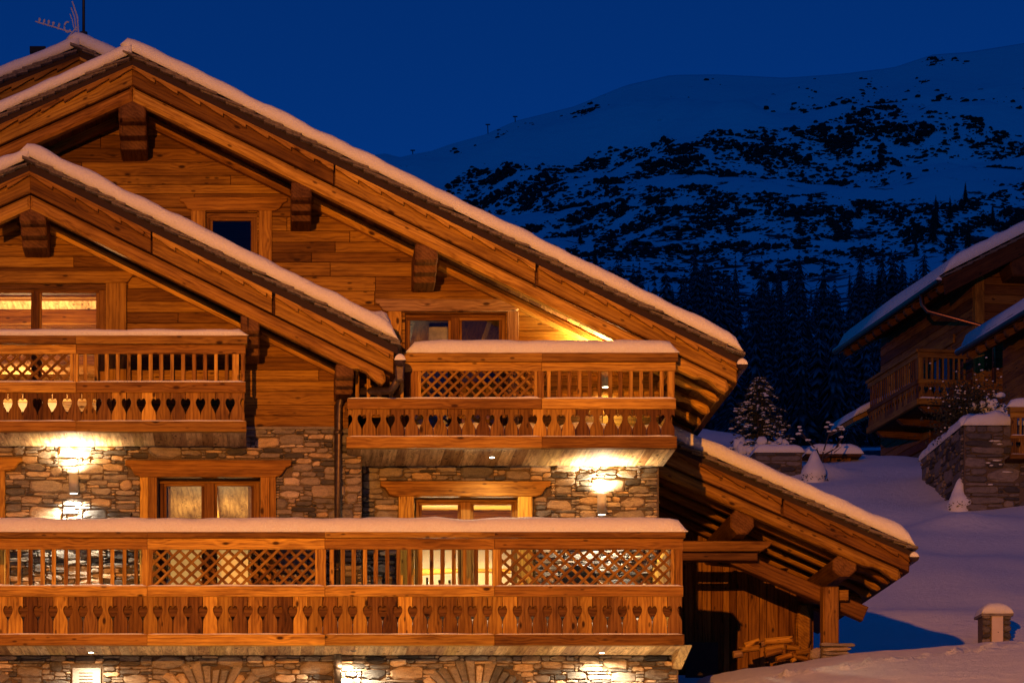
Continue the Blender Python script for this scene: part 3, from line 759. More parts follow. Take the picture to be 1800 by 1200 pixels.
sec = [(k, Xp(a, YU), Xp(b, YU)) for k, a, b in (('lat', -40, 129), ('post', 130, 138), ('bal', 140, 408), ('post', 408, 420), ('bal', 421, 433))]
railing(db, Xp(-40, YU), Xp(432, YU), YU, zz, sec, 26*S(YU), 19*S(YU), S(YU), seed=3, rail_split=[Xp(134, YU)], snow_x=(Xp(-60, YU), Xp(437, YU)))
obj('end_rail', MB().box((Xp(426, YU), YU+.08, Zp(622, YU)), (Xp(431, YU), YB, Zp(606, YU))), wood('honey', 0, 'Y'), db)
obj('end_board', MB().box((Xp(424, YU), YU+.08, Zp(758, YU)), (Xp(429, YU), YB, Zp(690, YU))), wood('mid', rad(90)), db)

# downpipe ---------------------------------------------------------
p = W(594, 700, YB-.12)
dp = obj('downpipe', MB().tube([(g2.x, YVB+.1, g2.z-.2), (g2.x-.1, YVB+.25, g2.z-.34), (p.x+.2, YB-.2, p.z+.07), (p.x+.05, YB-.12, p.z+.02), (p.x, YB-.12, p.z-.1), (p.x, YB-.12, Zp(1240, YB))], .052, 10), ZINC, A, True)
for y in (760, 1000, 1170): obj('pipe_collar', MB().tube([(p.x, YB-.12, Zp(y, YB)), (p.x, YB-.12, Zp(y+7, YB))], .062, 10), ZINC, dp, True)

# windows ----------------------------------------------------------
V_ = lambda tn='honey': wood(tn, rad(90))
wa = window(A, 360, 455, 374, 456, YM+.03, [], 9)
lintel(wa, 316, 505, 346, 370, YM-.07, YM); obj('casing', box_px(336, 361, 370, 470, YM-.06, YM), V_(), wa); obj('casing', box_px(455, 478, 370, 470, YM-.06, YM), V_(), wa)
wb = window(A, 706, 892, 548, 776, YM+.04, [800], 10)
lintel(wb, 660, 924, 525, 547, YM-.10, YM, True, 'pale'); obj('casing', box_px(892, 912, 547, 776, YM-.09, YM), V_('pale'), wb); obj('casing', box_px(682, 706, 547, 776, YM-.09, YM), V_(), wb)
wc = window(A, -60, 186, 498, 740, YB+.03, [64], 12, 'red', 9)
lintel(wc, -60, 238, 476, 497, YB-.08, YB, True, 'mid'); obj('casing', box_px(186, 222, 497, 742, YB-.1, YB), V_('mid'), wc)
wd = window(A, 278, 457, 839, 1042, YB+.16, [368], 10, 'red', 18)
lintel(wd, 220, 512, 808, 838, YB-.10, YB); 
for x in ((246, 260), (260.5, 276), (458, 474), (474.5, 485)): obj('casing', box_px(x[0], x[1], 836, 1046, YB-.085, YB+.1), V_(), wd)
we = window(A, 729, 912, 874, 1042, YM+.10, [819], 8, 'red', 18)
lintel(we, 669, 968, 845, 872, YM-.12, YM)
for x in ((701, 728), (911, 936)): obj('casing', box_px(x[0], x[1], 869, 1046, YM-.11, YM+.02), V_(), we)
wf = obj('window', box_px(-60, 9, 824, 1046, YB-.085, YB, .01), V_(), A); lintel(wf, -90, 39, 803, 827, YB-.10, YB-.002)
# rooms behind the glass
CEIL = wood('pale', 0, 'Y', var=.2, knots=.4)
room(A, 345, 470, 365, 480, YM+.31, YM+3, plain('dim_wall', (.10, .08, .07), .8), wood('dark', 0))
rb, q = room(A, 640, 960, 530, 790, YM+.31, YM+4.5, wood('red', 0), wood('red', 0, 'Y'), 2, 'Y')
light('POINT', 'loft_room_light', ((q[0]+.6), YM+2.5, q[3]-.6), 26, WARM, .12)
obj('curtain', MB().prism([(Xp(752, YM), Zp(790, YM)), (Xp(796, YM), Zp(790, YM)), (Xp(792, YM), Zp(552, YM)), (Xp(758, YM), Zp(552, YM))], YM+.45, YM+.5, .02), plain('grey_curtain', (.35, .33, .30), .9), wb)
rc, q = room(A, -200, 215, 470, 750, YB+.31, YB+4.6, wood('soffit', 0), wood('soffit', 0, 'Y'), 3, 'X')
light('POINT', 'bay_room_light', (Xp(20, YB), YB+2.4, Zp(650, YB)), 260, WARM, .15)
for (z_, y_) in ((560, 2.6), (590, 3.4), (535, 1.7)): obj('ceiling_beam', MB().tube([(Xp(-200, YB)+.02, YB+y_, Zp(z_, YB)), (Xp(215, YB)-.02, YB+y_, Zp(z_, YB))], .13, 10), wood('pale', 0), rc, True)
obj('plaster_panel', MB().box((Xp(-200, YB)+.01, YB+4.3, Zp(750, YB)), (Xp(60, YB), YB+4.5, Zp(560, YB))), CREAM, rc)
rd, q = room(A, 180, 560, 836, 1050, YB+.46, YB+5, CREAM, CEIL, 3)
light('POINT', 'dining_room_light', ((q[0]+q[1])/2, YB+2.6, q[2]+.75), 85, (1, .72, .32), .2)
re_, q = room(A, 660, 1060, 873, 1050, YM+.46, YM+4.2, CREAM, wood('honey', 0), 2, 'X')
light('POINT', 'bar_room_light', (Xp(800, YM), YM+2.1, Zp(985, YM)), 210, (1, .78, .45), .12)
light('POINT', 'bar_room_light', (Xp(905, YM), YM+1.7, Zp(985, YM)), 70, (1, .78, .45), .1)
ab = [(Xp(690, YM)+.01, Zp(935, YM))]; 
arc = [(Xp(690+i*35, YM), Zp(962-14*math.sin(math.pi*i/10), YM)) for i in range(11)]
obj('curved_beam', MB().prism([(arc[-1][0], arc[-1][1]+.14), (arc[0][0], arc[0][1]+.14)]+arc, YM+2.6, YM+2.8, .01), wood('honey', 0), re_)
obj('bar_counter', MB().box((Xp(690, YM), YM+.62, Zp(1050, YM)), (Xp(830, YM), YM+.9, Zp(1030.5, YM))), wood('mid', 0), re_)

CURT = plain('linen_curtain', (.30, .22, .14), .9)
for (x0, x1) in ((286, 300), (436, 450)):
    for k in range(4): a = x0+(x1-x0)*k/4; obj('curtain', box_px(a+.3, a+(x1-x0)/4-.3, 850, 1040, YB+.32+.02*(k % 2), YB+.36+.02*(k % 2), .008), CURT, wd)
def lathe(prof, c, n=12):
    mb = MB(); vs = []; fs = []
    for r, z in prof:
        for k in range(n): a = 2*math.pi*k/n; vs.append((c[0]+r*math.cos(a), c[1]+r*math.sin(a), c[2]+z))
    for i in range(len(prof)-1):
        for k in range(n): fs.append((i*n+k, i*n+(k+1) % n, (i+1)*n+(k+1) % n, (i+1)*n+k))
    fs += [tuple(range(n-1, -1, -1)), tuple(range((len(prof)-1)*n, len(prof)*n))]
    return mb.add(vs, fs)
zc_ = Zp(1030.5, YM)
for (x, h, col, nm, lab) in ((757, .21, (.03, .05, .02), 'bottle_green', 'dark green wine bottle on the bar counter inside the glass door'), (779, .18, (.45, .22, .08), 'bottle_amber', 'amber spirit bottle with a dark stopper on the bar counter'), (797, .18, (.7, .66, .58), 'bottle_clear', 'clear bottle with a dark stopper beside the amber one')):
    b = thing('bottle', lab, 'bottle', (Xp(x, YM), YM+.75, zc_))
    w = .042
    obj('body', lathe([(w, 0), (w, h*.5), (w*.85, h*.6), (w*.36, h*.72), (w*.34, h*.9)], (Xp(x, YM), YM+.75, zc_)), plain(nm, col, .15), b, True)
    obj('stopper', lathe([(w*.42, h*.9), (w*.42, h*1.15)], (Xp(x, YM), YM+.75, zc_)), plain('stopper', (.04, .03, .025), .6), b, True)

# lamps ------------------------------------------------------------
def sconce(x, y0, y1, Yw, label, up, down, cu, cd):
    """up-and-down wall cylinder"""
    top, bot = W(x, y0, Yw), W(x, y1, Yw); yy = Yw-.17
    t = thing('wall_sconce', label, 'wall lamp', (top.x, yy, bot.z), 'cylinder wall lamps')
    tp = plain('taupe_paint', (.30, .25, .21), .5, 0, 15, .1)
    n = 16; mb = MB(); vs = []; fs = []; r = .062
    for rr2, z in ((r*.86, bot.z+.02), (r, bot.z), (r, top.z), (r*.86, top.z-.02)):
        for k in range(n): a = 2*math.pi*k/n; vs.append((top.x+rr2*math.cos(a), yy+rr2*math.sin(a), z))
    for i in range(3):
        for k in range(n): fs.append((i*n+k, i*n+(k+1) % n, (i+1)*n+(k+1) % n, (i+1)*n+k))
    obj('body', mb.add(vs, fs), tp, t, True)
    obj('bracket', MB().box((top.x-.03, yy+.055, (top.z+bot.z)/2-.05), (top.x+.03, Yw+.02, (top.z+bot.z)/2+.05)), tp, t)
    for z, col in ((bot.z+.012, cd), (top.z-.014, cu)):
        obj('lamp_lens', MB().tube([(top.x, yy, z-.003), (top.x, yy, z+.003)], r*.84, 14), emit_mat('lens_%d' % int(col[2]*100), col, 14.0), t)
    light('SPOT', 'sconce_up_light', (top.x, yy, top.z+.005), up, cu, .03, math.pi, 150, 1.0)
    light('SPOT', 'sconce_down_light', (top.x, yy, bot.z-.005), down, cd, .03, 0.0, 150, 1.0)
sconce(131, 838, 872, YB, 'grey cylinder wall lamp on the stone beside the casement window', 270, 300, (1, .74, .44), (1, .90, .74))
sconce(1055, 874, 909, YM, 'grey cylinder wall lamp on the stone under the loggia balcony', 360, 300, (1, .74, .44), (1, .86, .66))
sconce(1062, 648, 686, YM, 'grey cylinder wall lamp on the timber wall behind the loggia railing', 1500, 60, (1, .70, .36), (1, .72, .42))
def downlight(x, y, Yf, Yw, zsof, power, label, lit=True, fy=.5):
    """small recessed spot: x px at its depth"""
    Y = Yf+(Yw-Yf)*fy; X = Xp(x, Y)
    t = thing('recessed_spotlight', label, 'spotlight', (X, Y, zsof), 'spotlights under the balconies')
    obj('trim_ring', MB().tube([(X, Y, zsof-.008), (X, Y, zsof+.006)], .04, 14), plain('steel_trim', (.4, .36, .3), .3, .8), t)
    obj('lamp_lens', MB().tube([(X, Y, zsof-.011), (X, Y, zsof-.0085)], .029, 12), emit_mat('spot_lens', (1, .85, .6), 26.0) if lit else plain('unlit_lens', (.1, .09, .08), .2), t)
    if lit: light('SPOT', 'spotlight_beam', (X, Y, zsof-.02), power, HALO, .025, 0.0, 165, 1.0)
downlight(160, 1140, YL, YB, zl, 190, 'bright recessed spotlight in the boards above the wall vent', True, .62)
downlight(621, 1143, YL, YB, zl, 0, 'unlit recessed spotlight in the boards beside the downpipe', False, .5)
downlight(1058, 1142, YL, YB, zl, 520, 'bright recessed spotlight above the largest flat wall stone', True, .66)
downlight(865, 803, YR, YM, zu, 140, 'bright recessed spotlight in the loggia boards over the bar door', True, .45)
light('SPOT', 'spotlight_beam', (Xp(618, YB), YB-.28, zl-.05), 420, HALO, .03, 0.0, 165, 1.0)

# things on the balconies and the roof -------------------------------
WICK = plain('black_wicker', (.012, .011, .010), .6, 0, 60, .5, .8, .01)
c = W(1018, 1030, YM-.55)
ch = thing('wicker_chair', 'round-backed black wicker chair on the balcony behind the lattice', 'chair', (c.x, c.y, zl+.14))
arcp = [(c.x+.235*math.cos(a), Zp(1012, YM-.55)+.16*math.sin(a)) for a in [math.pi*i/12 for i in range(13)]]
obj('backrest', MB().prism([(c.x+.235, zl+.5), *arcp, (c.x-.235, zl+.5)], c.y, c.y+.05, .015), WICK, ch)
obj('seat', MB().box((c.x-.23, c.y-.42, zl+.50), (c.x+.23, c.y-.003, zl+.57)), WICK, ch)
for sx in (-.2, .2):
    for sy in (-.38, -.02): obj('leg', MB().tube([(c.x+sx, c.y+sy, zl+.14), (c.x+sx, c.y+sy, zl+.5)], .02, 8), WICK, ch)
BLK = plain('black_steel', (.01, .01, .011), .5)
m = W(147, 62, YVR+1.0)
ms = thing('roof_mast', 'thin black steel mast standing on the snowy ridge', 'mast', m)
obj('pole', MB().tube([(m.x, m.y, m.z-.3), (m.x, m.y, m.z+2.2)], .022, 8), BLK, ms, True); obj('flange', MB().tube([(m.x, m.y, m.z-.02), (m.x, m.y, m.z+.04)], .06, 10), BLK, ms)
an = W(118, 75, YVR+.8); at_ = thing('television_antenna', 'rime-covered television antenna with a curved reflector beside the mast', 'antenna', an)
FR = plain('rime', (.62, .58, .56), .8, 0, 60, .4, .6, .01); ya = YVR+.8
q = lambda x, y: W(x, y, ya)
obj('mast_arm', MB().tube([q(112, 76), q(135, 48)], .012, 6), FR, at_); obj('boom', MB().tube([q(62, 38), q(112, 53), q(128, 57)], .010, 6), FR, at_)
for k, (a, b, c_) in enumerate((((138, 60), (136, 30), (127, 3)), ((134, 55), (131, 30), (125, 14)), ((130, 50), (127, 36), (123, 25)))): obj('reflector_rod', MB().tube([q(*a), q(*b), q(*c_)], .012-.002*k, 6), FR, at_)
lp = [q(119+6*math.cos(t), 48+9*math.sin(t)) for t in [.6+i*.5 for i in range(10)]]; obj('dipole_loop', MB().tube(lp, .014, 6), FR, at_)
for k, x in enumerate((68, 76, 84, 92, 102)): obj('director', MB().tube([q(x, 40+(x-62)*.3), q(x+2, 33+(x-62)*.28)], .013, 6), FR, at_); obj('rime_lump', MB().blob(q(x+2, 33+(x-62)*.28), (.022, .02, .03), k, .5, 1), FR, at_)
# ---------------------------------------------------------------- street lamp down the road that lights the chalet
lm = thing('street_lamp', 'sodium street lamp on a short post beside the road', 'street lamp', (LAMP[0], LAMP[1], 0))
obj('post', MB().tube([(LAMP[0], LAMP[1]-.15, -.3), (LAMP[0], LAMP[1]-.15, LAMP[2]+.2)], .05, 10), BLK, lm, True)
obj('hood', MB().tube([(LAMP[0], LAMP[1]-.05, LAMP[2]+.22), (LAMP[0], LAMP[1]-.05, LAMP[2]+.3)], [.32, .1], 14), BLK, lm, True)
sl = light('SPOT', 'street_lamp_light', LAMP, LAMP_POWER, SODIUM, .12, None, 45, 1.0)
sl.rotation_euler = (Vector(LAMP)-Vector((5.6, 1.0, 3.0))).to_track_quat('Z', 'Y').to_euler(); sl.location = LAMP
# ---------------------------------------------------------------- lean-to wood store beside the chalet
YS = 3.1
LT = thing('lean_to', 'open timber lean-to with a snow-covered roof and log rafters against the chalet', 'wood store', W(1470, 1155, YS+.5))
OFT = dict(s1=22, f1=43, t1=54, b1=69, l0=72, l1=93)
rl = obj('roof', box_px(1130, 1140, 800, 815, YS+.3, YS+6, 0, YS), DARKW, LT)
pl_ = PR(1150, 733, .444, 1, YS); a_s = math.atan(.444)
roof_side(LT, rl, pl_, 458, YS, OFT, 6.5, a_s, 1, S(YS), 13, n_raft=8, rafter_len=420, raft_step=.62, sections=2, log_tone='mid', tones=('mid', 'red'))
ge = W(1606, 978, YS); gutter(rl, ge.x, ge.z, YS-.05, YS+6, .07)
def log_y(parent, x0, x1, y0, y1, Ya, Yb, tone='brown', name='purlin'):
    a, b = W(x0, y1, Ya), W(x1, y0, Ya); w, h = b.x-a.x, b.z-a.z; c = .28
    pts = [(a.x+w*c, a.z), (b.x-w*c, a.z), (b.x, a.z+h*c), (b.x, b.z-h*c), (b.x-w*c, b.z), (a.x+w*c, b.z), (a.x, b.z-h*c), (a.x, a.z+h*c)]
    return obj(name, MB().prism(pts, Ya, Yb, .02), wood(tone, 0, 'Y', var=.2), parent)
log_y(rl, 1284, 1326, 892, 938, YS+.2, YS+6.4); log_y(rl, 1464, 1506, 973, 1012, YS+.2, YS+6.4)
YP = YS+.55
fr_ = obj('post', box_px(1447, 1475, 1030, 1131, YP, YP+.22, .02), wood('red', rad(90)), LT)
def bar_px(x0, y0, x1, y1, wpx, Ya, Yb, tone, parent, name, c=.012):
    d = Vector((x1-x0, y1-y0)).normalized(); n = Vector((-d.y, d.x))*wpx/2
    pts = [(x0+n.x, y0+n.y), (x0-n.x, y0-n.y), (x1-n.x, y1-n.y), (x1+n.x, y1+n.y)]
    return obj(name, MB().prism([(W(x, y, Ya).x, W(x, y, Ya).z) for x, y in pts], Ya, Yb, c), wood(tone, -math.atan2(y1-y0, x1-x0)), parent)
bar_px(1262, 966, 1522, 1078, 26, YP+.24, YP+.42, 'red', LT, 'brace')
obj('tie_beam', MB().prism([(W(x, y, YP).x, W(x, y, YP).z) for x, y in ((1170, 950), (1360, 951), (1352, 960), (1338, 968), (1170, 969))], YP-.02, YP+.2, .012), wood('red', 0), LT)
obj('tie_beam', box_px(1170, 1332, 971, 984, YP, YP+.2, .01), wood('dark', 0), LT)
obj('beam_stub', box_px(1476, 1492, 1036, 1054, YP+.02, YP+.2, .01), wood('mid', 0), LT)
log_y(LT, 1400, 1425, 1062, 1150, YP+2.2, YP+2.4, 'mid', 'post')
# boarded back wall
YW_ = YS+2.9
bw = obj('board_wall', MB().prism([(W(x, y, YW_+.06).x, W(x, y, YW_+.06).z) for x, y in ((1120, 860), (1430, 1010), (1430, 1185), (1120, 1185))], YW_+.06, YW_+.12), DARKW, LT)
rr = random.Random(17); x = 1172
while x < 1424:
    w = rr.uniform(11, 21); yt = 842+.44*(x-1130)+ (40 if x > 1262 else 30)
    ww = min(w, 1426-x); jag = rr.uniform(-3, 3)
    obj('board', box_px(x+.4, x+ww-.4, yt, 1178+jag, YW_+rr.uniform(-.02, .02), YW_+.06, .006), wood('red', rad(90)), bw); x += w
obj('shade_panel', box_px(1205, 1262, 1128, 1190, YW_-.05, YW_-.02, 0), plain('gap_shade', (.05, .04, .03), .9), bw)  # solid dark sheet, its colour stands in for the shade of an opening
# plinth of flat stones
pl0 = obj('plinth', box_px(1444, 1490, 1134, 1170, YP-.08, YP+.34, 0), MORTAR, LT)
rr = random.Random(3)
for k, (x0, x1, y0, y1) in enumerate(((1441, 1503, 1129, 1136), (1445, 1497, 1137, 1144), (1446, 1494, 1145, 1151), (1443, 1496, 1152, 1160), (1424, 1443, 1138, 1158), (1445, 1495, 1161, 1172))):
    mb = MB(); a, b = W(x0, y1, YP-.1), W(x1, y0, YP-.1); stone_mesh(mb, outline(a.x, b.x, a.z, b.z, rr, .002), YP-.08, .05, rr.uniform(.3, .7), rr); obj('plinth_stone', mb, stone_mat(), pl0)
# firewood, each log its own thing
LOGS = ['short pale split log propped on the end of the heap', 'long pale split log lying on top of the heap', 'stub of split log wedged between the two topmost logs', 'thin brown log beside the back post', 'long brown log under the propped pale one', 'thick reddish log tilted in the middle of the heap', 'pale split log half sunk at the foot of the heap', 'brown log sloping down towards the stone plinth', 'thick round log end lying apart beside the dark shade panel', 'thin brown log lying under the long topmost one', 'brown log jammed against the back post', 'smallest pale chunk of firewood in the snow']
def split_log(x0, y0, x1, y1, wpx, Y, tone, k):
    d = Vector((x1-x0, y1-y0)).normalized(); n = Vector((-d.y, d.x))*wpx/2
    pts = [(x0+n.x, y0+n.y), (x0-n.x, y0-n.y), (x1-n.x, y1-n.y), (x1+n.x, y1+n.y)]
    r = random.Random(k); depth = r.uniform(.10, .16)
    o = obj('firewood_log', MB().prism([(W(a, b, Y).x, W(a, b, Y).z) for a, b in pts], Y, Y+depth, .02), wood(tone, -math.atan2(y1-y0, x1-x0)), None)
    return tag(o, LOGS[k], 'log', 'firewood heap under the lean-to')
YF = YP+1.0
for k, (x0, y0, x1, y1, w, t) in enumerate(((1310, 1133, 1336, 1124, 9, 'honey'), (1345, 1126, 1394, 1122, 11, 'honey'), (1338, 1131, 1348, 1128, 10, 'pale'), (1384, 1136, 1408, 1138, 8, 'mid'), (1300, 1141, 1336, 1137, 9, 'mid'), (1346, 1148, 1376, 1140, 12, 'red'), (1366, 1157, 1394, 1149, 9, 'honey'), (1393, 1150, 1422, 1158, 8, 'mid'), (1290, 1149, 1306, 1147, 12, 'pale'), (1346, 1140, 1380, 1134, 9, 'mid'), (1400, 1146, 1424, 1142, 9, 'mid'), (1392, 1160, 1400, 1156, 7, 'honey'))):
    split_log(x0, y0, x1, y1, w, YF+(k % 4)*.06-.1, t, k)

# ---------------------------------------------------------------- ground
def smooth(a, b, x):
    t = min(1.0, max(0.0, (x-a)/(b-a))); return t*t*(3-2*t)
def interp(pts, x):
    if x <= pts[0][0]: return pts[0][1]
    for (a, b), (c, d) in zip(pts, pts[1:]):
        if x <= c: t = (x-a)/(c-a); return b+(d-b)*t
    return pts[-1][1]
CREST = [(1150, 1201), (1210, 1193), (1300, 1176), (1400, 1161), (1500, 1146), (1600, 1139), (1700, 1131), (1800, 1125), (2100, 1112)]
def crest_z(X):
    x = PX + X*F/(D0+3.0); return ZC+(PY-interp(CREST, x))*(D0+3.0)/F
TRAIL = []
def ground_z(X, Y):
    zc = crest_z(X)
    side = smooth(4.6, 6.4, X)
    nearz = zc - .20*(3.0-Y) - .004*(3.0-Y)**2 if Y < 3 else zc
    low = 4.2 - .13*max(0, -Y)
    far_low = interp([(-60, -1.6), (-34, -1.0), (-12, 2.4), (0, 4.2), (3, 4.6), (30, 9)], Y)
    if Y <= 3:
        z = far_low + (max(nearz, far_low)-far_low)*side
    else:
        z = zc - .16*smooth(3, 5.5, Y)
        z = far_low + (z-far_low)*side if Y < 12 else z
    if Y > 7:
        t = Y-7.5; h = 6.35 + .335*max(0, t) - .0004*max(0, t)**2 + .10*math.sin(X*.35+Y*.22)
        h += .25*mnoise.noise(Vector((X*.22, Y*.16, 2))) + .12*mnoise.noise(Vector((X*.6, Y*.4, 7)))
        hl = h if Y < 36 else None
        cap = 17.0 + .10*mnoise.noise(Vector((X*.15, 3, 1))) + 3.2*smooth(18, 11, X)
        h = min(h, cap + .01*(Y-40)) if Y < 48 else cap + .08 - .14*(Y-48)
        k = smooth(7.0, 12.0, Y); z = z*(1-k)+h*k
    if -8 < Y < 4 and X > 5: z += .03*mnoise.noise(Vector((X*.8, Y*.8, 4)))
    for (mx, my, r, a) in MOUNDS: 
        d2 = ((X-mx)/r)**2 + ((Y-my)/(r*.7))**2
        if d2 < 6: z += a*math.exp(-d2)
    return z
MOUNDS = []
def ground_hit(x, y, y0=-6.0, y1=60.0, step=.1):
    Y = y0; 
    while Y < y1:
        p = W(x, y, Y)
        if ground_z(p.x, Y) >= p.z: return Vector((p.x, Y, ground_z(p.x, Y)))
        Y += step
    p = W(x, y, 42); return Vector((p.x, 42, p.z))
for (x, y, r, a) in ((1690, 925, 1.15, .30), (1680, 890, .5, .18), (1432, 838, .8, .35), (1610, 1085, 1.0, .12)):
    h = ground_hit(x, y, 4.0); MOUNDS.append((h.x, h.y, r, a))
xs = np.concatenate([np.linspace(-400, -30, 16), np.linspace(-28, 4.4, 30), np.linspace(4.6, 17, 190), np.linspace(17.2, 40, 60), np.linspace(42, 400, 16)])
ys = np.concatenate([np.linspace(-80, -14, 24), np.linspace(-13.5, -4, 20), np.linspace(-3.9, 9, 150), np.linspace(9.2, 56, 150), np.linspace(58, 260, 26)])
# the foot trail along the bank
tr = [ground_hit(x, y, -5.0, 6) for x, y in ((1385, 1187), (1440, 1180), (1500, 1172), (1560, 1163), (1620, 1155), (1680, 1148), (1740, 1140), (1800, 1133), (1860, 1126))]
trd = []
for a, b in zip(tr, tr[1:]):
    n = max(2, int((b-a).length/.05))
    trd += [(a.x+(b.x-a.x)*i/n, a.y+(b.y-a.y)*i/n) for i in range(n)]
trd = np.array(trd)
G = np.zeros((len(ys), len(xs)))
for j, Y in enumerate(ys):
    for i, X in enumerate(xs):
        z = ground_z(float(X), float(Y))
        if 4.5 < X < 13 and -4 < Y < 5:
            d = float(np.min(np.hypot(trd[:, 0]-X, trd[:, 1]-Y)))
            if d < .24: z += (.12*mnoise.noise(Vector((X*7.5, Y*7.5, 1))) + .10*mnoise.noise(Vector((X*16, Y*16, 5))) + .015)*(1-d/.24)*1.2
            z += .012*mnoise.noise(Vector((X*5, Y*5, 9)))
        G[j, i] = z
mb = MB(); mb.v = [Vector((float(X), float(Y), float(G[j, i]))) for j, Y in enumerate(ys) for i, X in enumerate(xs)]; mb.t = [.5]*len(mb.v)
nx = len(xs); mb.f = [(j*nx+i, j*nx+i+1, (j+1)*nx+i+1, (j+1)*nx+i) for j in range(len(ys)-1) for i in range(nx-1)]
gr = obj('ground', mb, SNOW, None, True, (0, 0, 0)); gr['kind'] = 'structure'

# ---------------------------------------------------------------- vegetation helpers
def snowy(name, col, thr=.25, amt=.9, scale=3.0):
    """dark leaves or needles with snow lying on faces that look up"""
    if name in MATS: return MATS[name]
    t = NT(name); geo = t.n('NewGeometry'); n1 = t.n('TexNoise', {'Vector': geo.outputs['Position'], 'Scale': scale, 'Detail': 3.0})
    nz = t.math('ABSOLUTE', t.n('SeparateXYZ', {0: geo.outputs['Normal']}).outputs[2])
    f = t.math('MULTIPLY', t.n('MapRange', {0: t.math('ADD', nz, t.math('MULTIPLY', t.math('SUBTRACT', n1.outputs[0], .5), 1.3)), 1: thr, 2: thr+.25, 3: 0.0, 4: 1.0}).outputs[0], amt)
    MATS[name] = t.out(t.mix(f, col, (.8, .82, .86)), .8); return MATS[name]
NEEDLE = snowy('snow_dusted_needles', (.014, .020, .016), .72, .26, .9)
BUSHM = plain('dark_scrub', (.012, .014, .012), .9, 0, .8, .4)
BARK = plain('bark', (.05, .035, .025), .9, 0, 20, .4)
def spruce_arrays(seed, layers=11, m=9, H=1.0, Rb=.19):
    """unit-height spruce: jagged drooping skirts of boughs"""
    r = random.Random(seed); vs = []; fs = []
    for k in range(layers):
        q = k/(layers-1); z = .06+.86*q; rr_ = Rb*(1-q)**.85*r.uniform(.85, 1.15)+.012; th = .15*(1-q)+.05
        b = len(vs); ph = r.uniform(0, 6)
        vs.append((0, 0, z+th))
        for i in range(2*m):
            a = ph+math.pi*i/m+r.uniform(-.12, .12); R1 = rr_*(r.uniform(.8, 1.2) if i % 2 == 0 else r.uniform(.30, .5))
            vs.append((R1*math.cos(a), R1*math.sin(a), z+th*(.0 if i % 2 == 0 else .42)-(.035*(1-q) if i % 2 == 0 else 0)+r.uniform(-.01, .01)))
        for i in range(2*m): fs.append((b, b+1+i, b+1+(i+1) % (2*m)))
    return np.array(vs), np.array(fs)
def merged(name, variants, inst, mat, kind='stuff', parent=None):
    """inst: (variant, x, y, z, sx, sz, rot)"""
    V, Fc = [], []; off = 0
    for (k, x, y, z, sx, sz, rot) in inst:
        v, f = variants[k]; c, s_ = math.cos(rot), math.sin(rot)
        w = np.empty_like(v); w[:, 0] = (v[:, 0]*c-v[:, 1]*s_)*sx+x; w[:, 1] = (v[:, 0]*s_+v[:, 1]*c)*sx+y; w[:, 2] = v[:, 2]*sz+z
        V.append(w); Fc.append(f+off); off += len(v)
    V = np.concatenate(V); Fc = np.concatenate(Fc)
    me = bpy.data.meshes.new(name); me.vertices.add(len(V)); me.vertices.foreach_set('co', V.astype(np.float32).ravel())
    me.loops.add(len(Fc)*3); me.loops.foreach_set('vertex_index', Fc.astype(np.int32).ravel())
    me.polygons.add(len(Fc)); me.polygons.foreach_set('loop_start', np.arange(0, len(Fc)*3, 3, dtype=np.int32))
    me.update(calc_edges=True); me.validate(); me.materials.append(mat)
    o = link(bpy.data.objects.new(name, me)); place(o, Matrix.Identity(4), parent); o['kind'] = kind
    return o

# ---------------------------------------------------------------- the mountain
RIDGE = [(-900, 430), (-300, 400), (300, 345), (690, 279), (760, 266), (850, 238), (905, 213), (1010, 187), (1100, 150), (1180, 132), (1260, 131), (1380, 137), (1480, 130), (1570, 119), (1640, 96), (1700, 92), (1800, 76), (2000, 50), (2400, 60), (2900, 120)]
def mount_point(x, t):
    """t 0..1 from the foot to the ridge, past 1 down the far side; x in photo px fixes the direction only"""
    yr = interp(RIDGE, x)
    D = 230 + 570*min(t, .38)/.38 if t < .38 else 800 + 1900*(t-.38)/.62
    yf = 850
    tt = min(t, 1.0)
    y = yf + (yr-yf)*(tt**.86)
    s = D/F; X = (x-PX)*s; Z = ZC+(PY-y)*s
    a = smooth(.05, .3, t)*(1-smooth(.86, 1.0, t)) 
    Z += a*(34*mnoise.noise(Vector((X*.0036, D*.0030, 3))) + 20*mnoise.noise(Vector((X*.011, D*.008, 5))) + 5*mnoise.noise(Vector((X*.035, D*.03, 8)))) * (D/1500)
    if t > 1: Z -= (t-1)*2200
    return Vector((X, D-D0, Z))
mx = np.linspace(-900, 2900, 230); mt = np.concatenate([np.linspace(0, .98, 130), np.linspace(.985, 1.0, 4), [1.03, 1.1]])
mb = MB(); mb.v = [mount_point(float(x), float(t)) for t in mt for x in mx]; mb.t = [.5]*len(mb.v); nx = len(mx)
mb.f = [(j*nx+i, j*nx+i+1, (j+1)*nx+i+1, (j+1)*nx+i) for j in range(len(mt)-1) for i in range(nx-1)]
